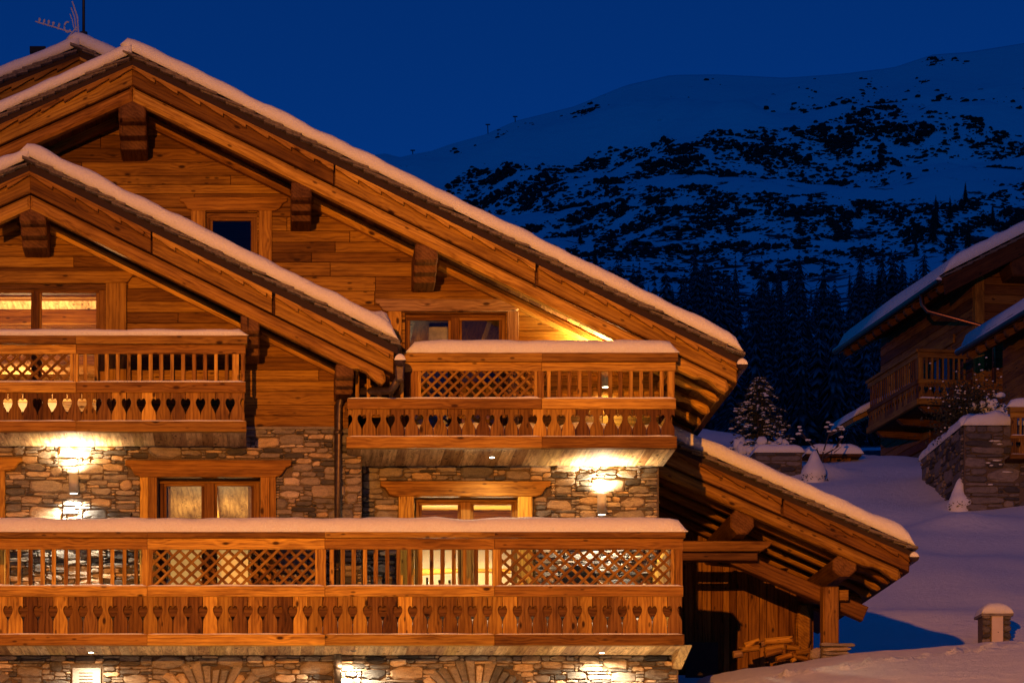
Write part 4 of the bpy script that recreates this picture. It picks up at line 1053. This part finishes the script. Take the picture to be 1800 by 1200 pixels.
def mountain_mat():
    t = NT('mountain_snow'); geo = t.n('NewGeometry')
    m1 = t.n('Mapping', {'Vector': geo.outputs['Position'], 'Scale': (.05, .035, .09)})
    n1 = t.n('TexNoise', {'Vector': m1.outputs[0], 'Scale': 1.0, 'Detail': 7.0, 'Roughness': .62})
    n2 = t.n('TexNoise', {'Vector': geo.outputs['Position'], 'Scale': .006, 'Detail': 4.0})
    z = t.n('SeparateXYZ', {0: geo.outputs['Position']}).outputs[2]
    hi = t.n('MapRange', {0: z, 1: 120.0, 2: 760.0, 3: .10, 4: -.13}).outputs[0]
    f = t.math('ADD', n1.outputs[0], t.math('ADD', t.math('MULTIPLY', t.math('SUBTRACT', n2.outputs[0], .5), .35), hi))
    k = t.n('MapRange', {0: f, 1: .585, 2: .625, 3: 0.0, 4: 1.0}).outputs[0]
    c = t.mix(k, (.90, .90, .92), (.03, .03, .03))
    return t.out(c, .9, t.bump(n1.outputs[0], .5, 4.0))
mo = obj('mountain', mb, mountain_mat(), None, True, (0, 0, 0)); mo['kind'] = 'structure'
def mount_at(x, y):
    lo, hi = 0.0, 1.0
    yy = lambda t: (lambda p: PY-(p.z-ZC)*F/(D0+p.y))(mount_point(x, t))
    for _ in range(17):
        m_ = (lo+hi)/2
        if yy(m_) > y: lo = m_
        else: hi = m_
    return mount_point(x, (lo+hi)/2)
# scrub on the slopes
DENS = [(1240, 262, 85, 34, 1.3), (1010, 285, 110, 34, .8), (1180, 300, 130, 40, .7), (1390, 275, 110, 42, 1.0), (1545, 225, 48, 38, 1.3), (1480, 235, 70, 34, .8), (1690, 195, 50, 18, .9), (1660, 215, 40, 20, .6), (1785, 285, 60, 34, 1.0), (860, 322, 130, 26, .9), (1000, 380, 150, 40, .9), (1160, 400, 170, 50, .6), (1400, 360, 160, 60, .45), (1250, 470, 240, 40, .35), (1550, 400, 220, 55, .5), (1700, 380, 130, 60, .5), (1050, 205, 30, 14, .25), (1130, 205, 30, 10, .2), (1640, 102, 16, 8, .8), (1620, 150, 12, 7, .5)]
CLEAR = [(1640, 300, 90, 38), (1335, 415, 85, 14), (925, 385, 60, 12), (1480, 350, 60, 12), (1180, 360, 60, 10)]
rr = random.Random(99); inst = []; vars_ = []
for k in range(5):
    vs, fs = ICO[1]; r2 = random.Random(k); vv = np.array([[v.x*r2.uniform(.7, 1.2), v.y*r2.uniform(.7, 1.2), max(v.z, -.3)*r2.uniform(.6, 1.3)] for v in vs]); vars_.append((vv, np.array(fs)))
tries = 0
while len(inst) < 30000 and tries < 200000:
    tries += 1
    x, y = rr.uniform(640, 1830), rr.uniform(90, 540)
    if y < interp(RIDGE, x)+4: continue
    d = .75*smooth(245, 320, y)*smooth(interp(RIDGE, x)+60, interp(RIDGE, x)+140, y) + .003
    for (a, b, rx, ry, w) in DENS: d += 3.4*w*math.exp(-(((x-a)/rx)**2+((y-b)/ry)**2))
    for (a, b, rx, ry) in CLEAR: d *= 1-.95*math.exp(-(((x-a)/rx)**2+((y-b)/ry)**2)**2)
    d *= (.10+1.9*smooth(-.05, .22, mnoise.noise(Vector((x*.022, y*.05, 3)))))*(.25+1.5*smooth(-.1, .25, mnoise.noise(Vector((x*.07, y*.16, 8)))))
    if rr.random() > d: continue
    p = mount_at(x, y); s_ = (D0+p.y)/F; w = (1.4+5.6*rr.random()**2.1)*s_
    inst.append((rr.randrange(5), p.x, p.y, p.z, w, w*rr.uniform(.45, .95), rr.uniform(0, 6)))
for _ in range(9000):
    x, y = rr.uniform(650, 1830), rr.uniform(200, 560)
    if y < interp(RIDGE, x)+60*rr.random()+30: continue
    if rr.random() > .12+.9*smooth(-.1, .3, mnoise.noise(Vector((x*.03, y*.06, 12)))): continue
    p = mount_at(x, y); s_ = (D0+p.y)/F; w = rr.uniform(.7, 1.9)*s_
    inst.append((rr.randrange(5), p.x, p.y, p.z, w*rr.uniform(1, 1.8), w, rr.uniform(0, 6)))
tag(merged('scrub', vars_, inst, BUSHM), 'dark leafless scrub scattered over the snowy mountain slope', 'scrub')
# forest on the lower slope: one mass
SPR = [spruce_arrays(k, 11, 8, 1, R.uniform(.15, .2)) for k in range(6)]
inst = []
for k in range(1150):
    x = rr.uniform(880, 1900); y = rr.uniform(0, 1)**.8*270+520
    lim = interp([(900, 560), (1150, 520), (1250, 500), (1400, 520), (1480, 545), (1560, 480), (1900, 430)], x)
    if y < lim + rr.uniform(-45, 35): continue
    p = mount_at(x, y); h = 4+15*rr.random()**1.4
    inst.append((rr.randrange(6), p.x, p.y, p.z-.5, h*rr.uniform(.75, 1.6), h, rr.uniform(0, 6)))
tag(merged('forest', SPR, inst, NEEDLE), 'dark snow-dusted spruce forest covering the foot of the mountain', 'forest')
# spruces that stand out one by one
first = {}
def spruce(x, ybase, hpx, D=None, k=0, label=None, group=None):
    p = mount_at(x, ybase) if D is None else W(x, ybase, D-D0)
    h = hpx*(D0+p.y)/F
    t = thing('spruce_tree', label, 'tree', p, group)
    key = k % 3
    if key not in first:
        v, f = spruce_arrays(50+key, 17, 11, 1, .17)
        me = bpy.data.meshes.new('crown'); me.from_pydata([tuple(q) for q in v], [], [tuple(int(i) for i in q) for q in f]); me.materials.append(NEEDLE)
        mb = MB().tube([(0, 0, -.03), (0, 0, .5), (0, 0, .97)], [.018, .011, .003], 6); m2 = bpy.data.meshes.new('trunk'); m2.from_pydata([tuple(q) for q in mb.v], [], mb.f); m2.materials.append(BARK)
        first[key] = (me, m2)
    for nm, me in zip(('crown', 'trunk'), first[key]):
        o = link(bpy.data.objects.new(nm, me)); place(o, MT[t.name] @ Matrix.Rotation(k*1.3, 4, 'Z') @ Matrix.Scale(h, 4), t)
    return t
g = 'spruces standing out of the forest'
for k, (x, y, h) in enumerate(((1400, 740, 150), (1366, 730, 110), (1440, 745, 120), (1330, 700, 130), (1300, 690, 140), (1255, 660, 120), (1215, 640, 110), (1480, 760, 130), (1345, 640, 90), (1545, 560, 90), (1500, 600, 100), (1420, 650, 95), (1285, 600, 80), (1520, 700, 120), (1460, 690, 90), (1180, 600, 85), (1240, 570, 70))):
    spruce(x, y, h, None, k, 'snow-dusted spruce rising out of the dark forest', g)
g2_ = 'lone spruces on the open slope'
for k, (x, y, h) in enumerate(((1645, 402, 62), (1697, 358, 40), (1670, 388, 46), (1745, 400, 45), (1702, 440, 60), (1640, 430, 70), (1768, 440, 40), (1020, 430, 34), (1046, 470, 44), (1022, 475, 30), (1610, 470, 60), (1720, 480, 50), (1665, 470, 48))):
    spruce(x, y, h, None, k, 'dark spruce standing among scrub on the open mountain slope', g2_)
# ski lift on the ridge
for k, (x, y, hp) in enumerate(((858, 236, 17), (906, 214, 9), (726, 272, 8))):
    p = mount_at(x, y); s_ = (D0+p.y)/F
    t = thing('lift_pylon', ['tallest ski-lift pylon on the far ridge line', 'small ski-lift pylon beside the ridge scrub', 'lowest ski-lift pylon on the ridge near the snowy roof'][k], 'pylon', p)
    obj('mast', MB().tube([p-Vector((0, 0, 2)), p+Vector((-.8*s_, 0, hp*s_))], .9*s_, 6), BLK, t)
    obj('crossarm', MB().box(p+Vector((-4.5*s_, -.5*s_, (hp-1.2)*s_)), p+Vector((3.6*s_, .5*s_, (hp+.8)*s_))), BLK, t)
# ---------------------------------------------------------------- neighbouring chalet up the slope
_tp = tint_pick
def tint_pick(rr): return _tp(rr)*.55          # darker tints for the stone of the upper walls
TH = math.atan(.1395)
P0 = W(1658, 478, 41.0); zr = P0.z-.05
FB = Matrix.Translation((P0.x, P0.y, 0)) @ Matrix.Rotation(TH, 4, 'Z')
def side_frame(M, x): return M @ Matrix.Translation((x, 0, 0)) @ Matrix.Rotation(-math.pi/2, 4, 'Z')
def far_roof(B, zr, span, depth, slope, snow_th, seed, raft=True):
    r = obj('roof', MB().prism([(0, zr-.12), (span, zr-.12+slope*span), (span, zr-.26+slope*span), (0, zr-.26)], .02, depth), wood('dark', 0), B)
    snow_sweep('snow', r, line((-.02, zr), (span, zr+slope*span), 40), -.06, depth, snow_th, ends=(True, False), seed=seed, wav=.25)
    a = math.atan(slope); rr = random.Random(seed); u = .0
    while u < span-.4:
        z = zr+slope*u; obj('slate', MB().prism([(u, z-.09), (u+.5, z-.09+slope*.42), (u+.5, z-.04+slope*.42), (u, z-.03)], -.09+rr.uniform(-.03, .02), .5, .006), SLATE, r); u += rr.uniform(.26, .36)
    u = .1
    while u < depth-.3:
        obj('slate', MB().box((-.10+rr.uniform(-.03, .03), u, zr-.10), (.35, u+rr.uniform(.28, .38), zr-.05)), SLATE, r); u += .36
    obj('bargeboard', MB().prism([(0, zr-.12), (span, zr-.12+slope*span), (span, zr-.62+slope*span), (.05, zr-.58)], -.03, .03, .01), wood('brown', a), r)
    if raft:
        y = .35
        while y < depth-.2:
            obj('rafter', MB().prism([(-.02, zr-.27), (3.0, zr-.27+slope*3.0), (3.0, zr-.42+slope*3.0), (.1, zr-.44), (-.02, zr-.38)], y, y+.15, .02), wood('brown', a), r); y += .62
    gutter(r, -.13, zr-.17, -.02, depth, .085)
    return r
FRAME.append(FB)
B = thing('neighbour_chalet', 'dark timber chalet with a snow roof and a corner balcony up the slope', 'chalet', (4, 4, 16))
rB = far_roof(B, zr, 7.5, 8.4, .52, .34, 71)
wB = obj('timber_wall', MB().box((1.32, .92, 18.3), (9, 8.3, zr-.25+.52*1.3)), DARKW, B)
obj('gable_wall', MB().prism([(1.33, 18.3), (9, 18.3), (9, zr+.52*7.5-.3), (7.5, zr+.52*7.5-.3), (1.33, zr+.52*1.33-.28)], .93, 1.1), DARKW, B)
rr = random.Random(72); z = 18.3
while z < zr+1.6:
    h = rr.uniform(.2, .3); x0 = max(1.56, 1.4+(z+h-(zr-.28+.52*1.4))/.52) if z+h > zr+.45 else 1.56
    if x0 < 6.5: obj('plank', MB().prism([(x0, z+.005), (7, z+.005), (7, z+h-.005), (x0, z+h-.005)], .88, .94, .012), wood('red', 0), wB)
    z += h
obj('corner_post', MB().box((1.28, .84, 16.6), (1.55, 1.08, zr+.35)), wood('mid', rad(90)), B)
obj('purlin', MB().prism([(2.1, zr+.05), (2.75, zr+.05), (2.85, zr+.35), (2.75, zr+.75), (2.1, zr+.75), (2.0, zr+.35)], .1, 1.0, .04), wood('brown', 0, 'Y'), rB)
obj('downpipe', MB().tube([(-.13, 1.3, zr-.22), (-.12, 1.25, zr-.55), (0, 1.15, zr-.75), (1.65, .78, zr-1.25), (1.78, .76, zr-1.4), (1.8, .76, zr-2.8)], .055, 10), plain('copper', (.36, .15, .07), .35, .9, 20, .3), B, True)
# left flank
FRAME.append(side_frame(FB, 1.32))
z = 18.3
while z < zr+.3:
    h = rr.uniform(.2, .3)
    for (a, b) in ((-8.2, -4.25), (-2.55, -1.0)) if z < 20.9 else ((-8.2, -1.0),):
        obj('plank', MB().prism([(a, z+.005), (b, z+.005), (b, z+h-.005), (a, z+h-.005)], -.05, .0, .012), wood('red', 0), wB)
    z += h
wi = obj('window', MB().box((-4.2, -.04, 18.8), (-4.05, .02, 20.85)), wood('red', rad(90)), B)
for a, b, c, d in ((-2.75, -2.6, 18.8, 20.85), (-4.05, -2.75, 20.7, 20.85), (-3.45, -3.35, 18.8, 20.7)): obj('window_frame', MB().box((a, -.04, c), (b, .02, d)), wood('red', rad(90)), wi)
obj('pane', MB().add([(-4.05, -.005, 18.8), (-2.75, -.005, 18.8), (-2.75, -.005, 20.7), (-4.05, -.005, 20.7)], [(0, 1, 2, 3)]), GLASS, wi)
obj('lintel', MB().box((-4.5, -.10, 20.86), (-2.3, -.0, 21.1)), wood('mid', 0), wi)
sB = obj('stone_wall', MB().box((-7.6, .0, 14.5), (-.92, .4, 18.28)), MORTAR, B)
rubble(sB, stone_pack(-7.6, -.92, -18.25, -15.4, .13, .09, lambda x, y: False, 73), 0.0, 74, (.03, .06), .006, conv=lambda x, y: (x, -y))
flush_stones(290)
FRAME.pop()
# balcony round the corner
zB = dict(snow=20.4, cap=20.36, top=20.28, open=20.13, mid=19.52, brd=19.40, bot=18.97, end=18.80)
dB = obj('balcony', MB().box((-.2, 1.25, 18.84), (1.34, 5.15, 18.95)), wood('dark', 0), B)
railing(dB, -.25, 1.3, 1.2, zB, [('post', -.25, -.10), ('bal', -.08, 1.2)], .22, .17, 1, snow=False, seed=75, tone='mid')
snow_sweep('rail_snow', dB, line((-.25, zB['bot']), (1.3, zB['bot']), 14), 1.16, 1.24, .05, seed=4, back_round=True, lip=.01)
FRAME.append(side_frame(FB, -.25))
railing(dB, -5.2, -1.2, 0.0, zB, [('bal', -5.1, -1.36), ('post', -1.35, -1.2)], .22, .17, 1, snow=False, seed=76, tone='mid')
FRAME.pop()
for y in (1.5, 3.2, 4.9): obj('bracket', MB().prism([(-.1, 18.83), (1.32, 18.83), (1.32, 18.6), (.1, 18.66)], y, y+.18, .01), wood('brown', 0), dB)
eB = obj('porch_roof', MB().prism([(-.55, 19.35), (1.3, 20.25), (1.3, 20.12), (-.55, 19.22)], 5.6, 7.6), wood('mid', 0), B)
snow_sweep('snow', eB, line((-.58, 19.36), (1.3, 20.27), 14), 5.55, 7.6, .22, ends=(True, False), seed=8)
FRAME.pop()

# ---------------------------------------------------------------- third chalet, cut by the frame
P1 = W(1832, 522, 34.0); FC = Matrix.Translation((P1.x, P1.y, 0)) @ Matrix.Rotation(TH, 4, 'Z'); FRAME.append(FC)
C3 = thing('corner_chalet', 'chalet corner with snowy eave and small balcony above the stone retaining wall', 'chalet', (3, 4, 11))
rC = far_roof(C3, P1.z, 5, 5.2, .5, .28, 81)
obj('timber_wall', MB().box((1.0, 1.2, 14.4), (6, 4.8, P1.z+.2)), DARKW, C3)
FRAME.append(side_frame(FC, 1.0)); z = 14.5
while z < P1.z+.1:
    obj('plank', MB().box((-4.7, -.05, z+.004), (-1.2, .0, z+.236)), wood('mid', 0), C3); z += .24
FRAME.pop()
zC = dict(snow=0, cap=0, top=0, open=0, mid=0, brd=0, bot=0, end=0)
for k, y in zip(('snow', 'cap', 'top', 'open', 'mid', 'brd', 'bot', 'end'), (699, 716, 725, 734, 765, 770, 798, 806)): zC[k] = ZC+(PY-y)*65.4/F
FRAME.append(Matrix.Identity(4)); Yc = 65.4-D0; xc = lambda x: (x-PX)*65.4/F
dC = obj('balcony', MB().box((xc(1777), Yc+.05, zC['end']), (xc(1900), Yc+6, zC['bot']-.02)), wood('dark', 0), C3)
railing(dC, xc(1776), xc(1900), Yc, zC, [('post', xc(1778), xc(1788)), ('bal', xc(1789), xc(1900))], .18, .135, 1, seed=82, snow_x=(xc(1769), xc(1905)))
FRAME.pop(); FRAME.pop()

# ---------------------------------------------------------------- retaining wall
cW = W(1695, 748, 30.0); zt = cW.z
RW = thing('retaining_wall', 'tall dry-stone retaining wall with a snow cap beside the neighbour chalet', 'wall', (cW.x+1, 31, ground_z(cW.x+1, 31)))
bk = obj('wall_core', MB().box((cW.x, 30.0, zt-4.2), (cW.x+4.5, 30.4, zt-.01)), MORTAR, RW)
rubble(bk, stone_pack(cW.x+.02, cW.x+3.2, -zt, -zt+2.3, .13, .085, lambda x, y: False, 91), 30.0, 92, (.03, .07), .006, conv=lambda x, y: (x, -y)); flush_stones(290)
obj('terrace_fill', MB().box((cW.x+.4, 30.4, zt-4.2), (cW.x+4.5, 34.2, zt-.05)), SNOW, RW)
FRAME.append(side_frame(Matrix.Identity(4), cW.x))
bk2 = obj('wall_core', MB().box((-34.2, 0.0, zt-4.2), (-30.41, .38, zt-.012)), MORTAR, RW)
rubble(bk2, stone_pack(-34.1, -30.02, -zt, -zt+2.3, .13, .085, lambda x, y: False, 93), 0.0, 94, (.03, .07), .006, conv=lambda x, y: (x, -y))
flush_stones(290)
snow_sweep('snow', bk2, line((-34.3, zt), (-29.95, zt), 30), -.06, .45, .24, seed=95, back_round=True, wav=.6)
FRAME.pop()
snow_sweep('snow', bk, line((cW.x-.05, zt), (cW.x+4.5, zt), 40), 29.94, 31.2, .30, ends=(True, False), seed=96, wav=.9)
for k in range(26):
    x, z = cW.x+R.uniform(.5, 2.8), zt-R.uniform(.3, 1.6); obj('snow_patch', MB().blob((x, 29.93, z), (R.uniform(.05, .16), .05, .02), k, .4, 1), SNOW, bk, True)

# ---------------------------------------------------------------- garden walls, shed, pillar
def capped_wall(x0, x1, y0, y1, snow_y, hit, label, name='garden_wall'):
    s_ = (D0+hit.y)/F; X0, X1 = (x0-PX)*s_, (x1-PX)*s_; Z0, Z1, Zs = (ZC+(PY-v)*s_ for v in (y1, y0, snow_y))
    t = thing(name, label, 'wall', (X0, hit.y, Z0))
    b = obj('wall_core', MB().box((X0, hit.y, Z0-1.0), (X1, hit.y+.5, Z1)), MORTAR, t)
    rubble(b, stone_pack(X0, X1, -Z1, -Z0+.25, .13, .07, lambda x, y: False, int(x0)), hit.y, int(x0)+1, (.03, .05), .005, conv=lambda x, y: (x, -y)); flush_stones(200)
    snow_sweep('snow', b, line((X0-.06, Z1), (X1+.06, Z1), 20), hit.y-.08, hit.y+.75, Zs-Z1, seed=x0, back_round=True, wav=.25)
hW = ground_hit(1370, 838, 6); capped_wall(1328, 1410, 796, 838, 779, hW, 'low stone wall capped with snow in front of the snowy young conifer')
hS = ground_hit(1480, 822, 20); hS.y += 3
s_ = (D0+hS.y)/F; q = lambda x, y: ((x-PX)*s_, ZC+(PY-y)*s_)
sh = thing('shed', 'low reddish timber shed under a thick pillow of snow', 'shed', (q(1480, 0)[0], hS.y, q(0, 822)[1]))
(x0, z0), (x1, z1) = q(1448, 826), q(1496, 800)
bw = obj('wall', MB().box((x0, hS.y, z0-.8), (x1, hS.y+1.6, z1)), wood('red', rad(90)), sh)
for k in range(7): a = x0+(x1-x0)*k/7; obj('board', MB().box((a+.004, hS.y-.02, z0-.8), (a+(x1-x0)/7-.004, hS.y, z1)), wood('red', rad(90)), bw)
(x0, z0), (x1, z1) = q(1412, 801), q(1514, 779)
ro = obj('roof', MB().box((x0+.05, hS.y-.25, z0-.06), (x1-.05, hS.y+1.9, z0)), wood('dark', 0), sh); snow_sweep('snow', ro, line((x0, z0), (x1, z0), 20), hS.y-.3, hS.y+2, z1-z0, seed=31, back_round=True, wav=.15)
YPi = 12.0; pc = W(1751, 1128, YPi); s_ = S(YPi)
pi_ = thing('meter_pillar', 'small stone pillar with a pale meter door and a snow cap in the field', 'pillar', (pc.x, YPi, ground_z(pc.x, YPi)))
q = lambda x, y: ((x-PX)*s_, ZC+(PY-y)*s_)
(x0, z0), (x1, z1) = q(1726, 1175), q(1777, 1080)
co = obj('core', MB().box((x0+.02, YPi, z0), (x1-.02, YPi+.35, z1)), MORTAR, pi_)
for (a, b) in ((1726, 1741), (1763, 1777)):
    y = 1080
    while y < 1165: h = R.uniform(7, 13); (xa, zb), (xb, zt_) = q(a, y+h), q(b, y); mb = MB(); stone_mesh(mb, outline(xa, xb, zb, zt_, R, .003), YPi, .05, tint_pick(R), R); obj('stone', mb, stone_mat(), co); y += h
(x0, z0), (x1, z1) = q(1742, 1172), q(1762, 1081); dr = obj('meter_door', MB().prism([(x0, z0), (x1, z0), (x1, z1), (x0, z1)], YPi-.06, YPi, .006), plain('beige_paint', (.62, .50, .36), .5, 0, 6, .08), pi_)
obj('lock', MB().tube([((x0+x1)/2+.01, YPi-.065, (z0+z1)/2+.15), ((x0+x1)/2+.01, YPi-.058, (z0+z1)/2+.15)], .008, 8), BLK, dr)
(x0, z0), (x1, z1) = q(1723, 1080), q(1779, 1058)
ca = obj('coping', MB().box((x0, YPi-.09, z0-.03), (x1, YPi+.42, z0+.012)), stone_mat(), pi_); snow_sweep('snow', ca, line((x0, z0+.012), (x1, z0+.012), 16), YPi-.1, YPi+.43, z1-z0, seed=41, back_round=True, wav=.08)

# ---------------------------------------------------------------- shrubs and small trees
LEAF = plain('dark_leaves', (.045, .048, .022), .8, 0, 8, .4)
def snow_cone(x, y0, y1, wpx, label, k):
    h = ground_hit(x, y1, 6); s_ = (D0+h.y)/F; H = (y1-y0)*s_; r = wpx*s_/2
    t = thing('snow_covered_shrub', label, 'shrub', h, 'shrubs buried in snow')
    n = 18; m_ = 16; mb = MB(); vs = []; fs = []
    for i in range(m_+1):
        q_ = i/m_; rad_ = r*(1-q_**1.7)**.75*(1-.12*math.sin(q_*9+k)) + .004; z = h.z-.12+H*q_
        for j in range(n):
            a = 2*math.pi*j/n; w = 1+.16*mnoise.noise(Vector((math.cos(a)*1.5, math.sin(a)*1.5, q_*4+k*5)))
            vs.append((h.x+rad_*w*math.cos(a)+.06*q_*r, h.y+rad_*w*math.sin(a), z))
    for i in range(m_):
        for j in range(n): fs.append((i*n+j, i*n+(j+1) % n, (i+1)*n+(j+1) % n, (i+1)*n+j))
    fs.append(tuple(range(m_*n, (m_+1)*n)))
    obj('snow', mb.add(vs, fs), SNOW, t, True, kind='stuff')
    mb = MB(); rr = random.Random(k)
    for i in range(60):
        a = rr.uniform(-2.9, -.2); z = h.z+rr.uniform(-.02, .16)*H; rr2 = r*rr.uniform(.9, 1.08); c = Vector((h.x+rr2*math.cos(a), h.y+rr2*math.sin(a), z)); d = Vector((rr.uniform(-1, 1), rr.uniform(-1, .2), rr.uniform(-.9, .3))).normalized()*.05; e = Vector((rr.uniform(-1, 1), 0, rr.uniform(-1, 1))).normalized()*.018
        mb.add([c-e, c+e, c+d], [(0, 1, 2)])
    obj('foliage', mb, LEAF, t, kind='stuff')
snow_cone(1430, 783, 846, 46, 'pointed snow-covered shrub in front of the low stone wall', 1)
snow_cone(1686, 832, 897, 42, 'pointed snow-covered shrub below the retaining wall', 2)
def conifer(x, y0, y1, wpx, label, k):
    h = ground_hit(x, y1, 6); h.y += 1.2; s_ = (D0+h.y)/F; H = (y1-y0)*s_; Rr = wpx*s_/2; rr = random.Random(k)
    t = thing('young_conifer', label, 'tree', h)
    tr_ = obj('trunk', MB().tube([h-Vector((0, 0, .3)), h+Vector((.03, 0, H*.5)), h+Vector((.06, 0, H*.98))], [.06, .035, .008], 8), BARK, t, True)
    mb = MB(); sn = MB()
    for i in range(170):
        q_ = rr.uniform(0, 1)**1.15; z = h.z+H*(.02+.93*q_); a = rr.uniform(0, 6.283); L = Rr*(1-q_)**.5*rr.uniform(.6, 1.35)+.08
        p = Vector((h.x+.06*q_, h.y, z)); d = Vector((math.cos(a), math.sin(a), rr.uniform(.05, .5))); n = 7
        for j in range(n):
            u = (j+1)/n; pt = p+d*L*u+Vector((0, 0, -.45*L*u*u)); pw = p+d*L*(j/n)+Vector((0, 0, -.45*L*(j/n)**2))
            mb.add([pw+Vector((0, 0, .006)), pt, pw-Vector((0, 0, .006))], [(0, 1, 2)])
            for sgn in (-1, 1):
                for _ in range(3):
                    sd = Vector((-d.y*sgn, d.x*sgn, 0)); e = pt+(sd*rr.uniform(.5, 1)+d*rr.uniform(.2, .9)+Vector((0, 0, rr.uniform(-.9, .2))))*rr.uniform(.07, .13); w = Vector((0, 0, .018))+d*.012
                    mb.add([pt-w, pt+w, e], [(0, 1, 2)])
            if u > .3 and rr.random() < .75: c = pt+Vector((0, 0, .012)); g_ = rr.uniform(.015, .055)*(1.5 if q_ < .25 else 1); sn.blob(c, (g_*rr.uniform(.8, 1.9), g_*1.1, g_*rr.uniform(.3, .7)), rr.random()*50, .9, 1)
    cr = obj('crown', mb, LEAF, t, kind='stuff'); 
    for i in range(14): a = rr.uniform(3.3, 6.1); sn.blob((h.x+Rr*.75*math.cos(a)+.1, h.y+Rr*.6*math.sin(a), h.z+H*rr.uniform(.05, .26)), (rr.uniform(.10, .2), .15, rr.uniform(.12, .2)), i, .7, 2)
    obj('snow', sn, SNOW, cr, True, kind='stuff')
conifer(1345, 642, 805, 108, 'snow-laden young conifer behind the low stone wall', 4)
# leafy bush behind the retaining wall
bx = W(1714, 738, 32.0); s_ = S(32.0)
bu = thing('evergreen_bush', 'dark evergreen bush with snow clumps behind the retaining wall', 'bush', (bx.x, 32.0, zt-.05))
mb = MB(); sn = MB(); st = MB(); rr = random.Random(12)
for i in range(16): a = rr.uniform(-.7, .7); st.tube([(bx.x+rr.uniform(-.2, .2), 32, zt-.2), (bx.x+a*.6, 32+rr.uniform(-.2, .2), zt+.7), (bx.x+a*1.2-.15, 32+rr.uniform(-.3, .3), zt+rr.uniform(1.0, 1.75))], [.02, .013, .004], 5)
for i in range(8000):
    c = Vector((rr.gauss(-.05, .38), rr.gauss(0, .28), abs(rr.gauss(.55, .42)))); c.x -= c.z*.12
    p = Vector((bx.x, 32, zt))+c; d = Vector((rr.uniform(-1, 1), rr.uniform(-1, 1), rr.uniform(-.7, .7))).normalized()*rr.uniform(.06, .11); w = d.cross(Vector((rr.uniform(-1, 1), rr.uniform(-1, 1), 1))).normalized()*.022
    mb.add([p, p+d*.5+w, p+d, p+d*.5-w], [(0, 1, 2, 3)])
for i in range(34): sn.blob((bx.x+rr.gauss(.35, .22), 31.8+rr.uniform(-.2, .2), zt+rr.gauss(.72, .2)), (rr.uniform(.05, .15), .1, rr.uniform(.04, .12)), i, .8, 2)
for i in range(90): sn.blob((bx.x+rr.gauss(-.1, .4), 31.8+rr.uniform(-.2, .2), zt+abs(rr.gauss(.9, .45))), (.03, .03, .018), i, .7, 1)
obj('stems', st, BARK, bu); fo = obj('foliage', mb, LEAF, bu, kind='stuff'); obj('snow', sn, SNOW, fo, True, kind='stuff')
# bare twiggy shrub by the shed
hb = ground_hit(1440, 830, 6); hb.y += .9; s_ = (D0+hb.y)/F; q = lambda x, y, dy=0: Vector(((x-PX)*s_, hb.y+dy, ZC+(PY-y)*s_))
tw = thing('bare_shrub', 'bare branching shrub with snow on its twigs between wall and shed', 'shrub', q(1444, 825))
mb = MB(); sn = MB(); rr = random.Random(6)
for pts in (((1444, 830), (1447, 795), (1458, 760), (1462, 748)), ((1446, 815), (1436, 790), (1420, 775), (1404, 764)), ((1447, 800), (1465, 790), (1476, 783)), ((1456, 765), (1468, 758), (1480, 756)), ((1458, 760), (1452, 752), (1456, 744)), ((1420, 775), (1408, 758), (1404, 752)), ((1450, 805), (1462, 798), (1478, 786)), ((1470, 786), (1480, 770), (1478, 752))):
    P_ = [q(*p) for p in pts]; mb.tube(P_, [.028*(1-.8*i/(len(P_)-1)) for i in range(len(P_))], 5)
    for p in P_[1:]:
        for _ in range(2): sn.blob(p+Vector((rr.uniform(-.04, .04), 0, .03)), (rr.uniform(.03, .07), .04, rr.uniform(.02, .035)), rr.random()*30, .6, 1)
br = obj('branches', mb, BARK, tw); obj('snow', sn, SNOW, br, True, kind='stuff')
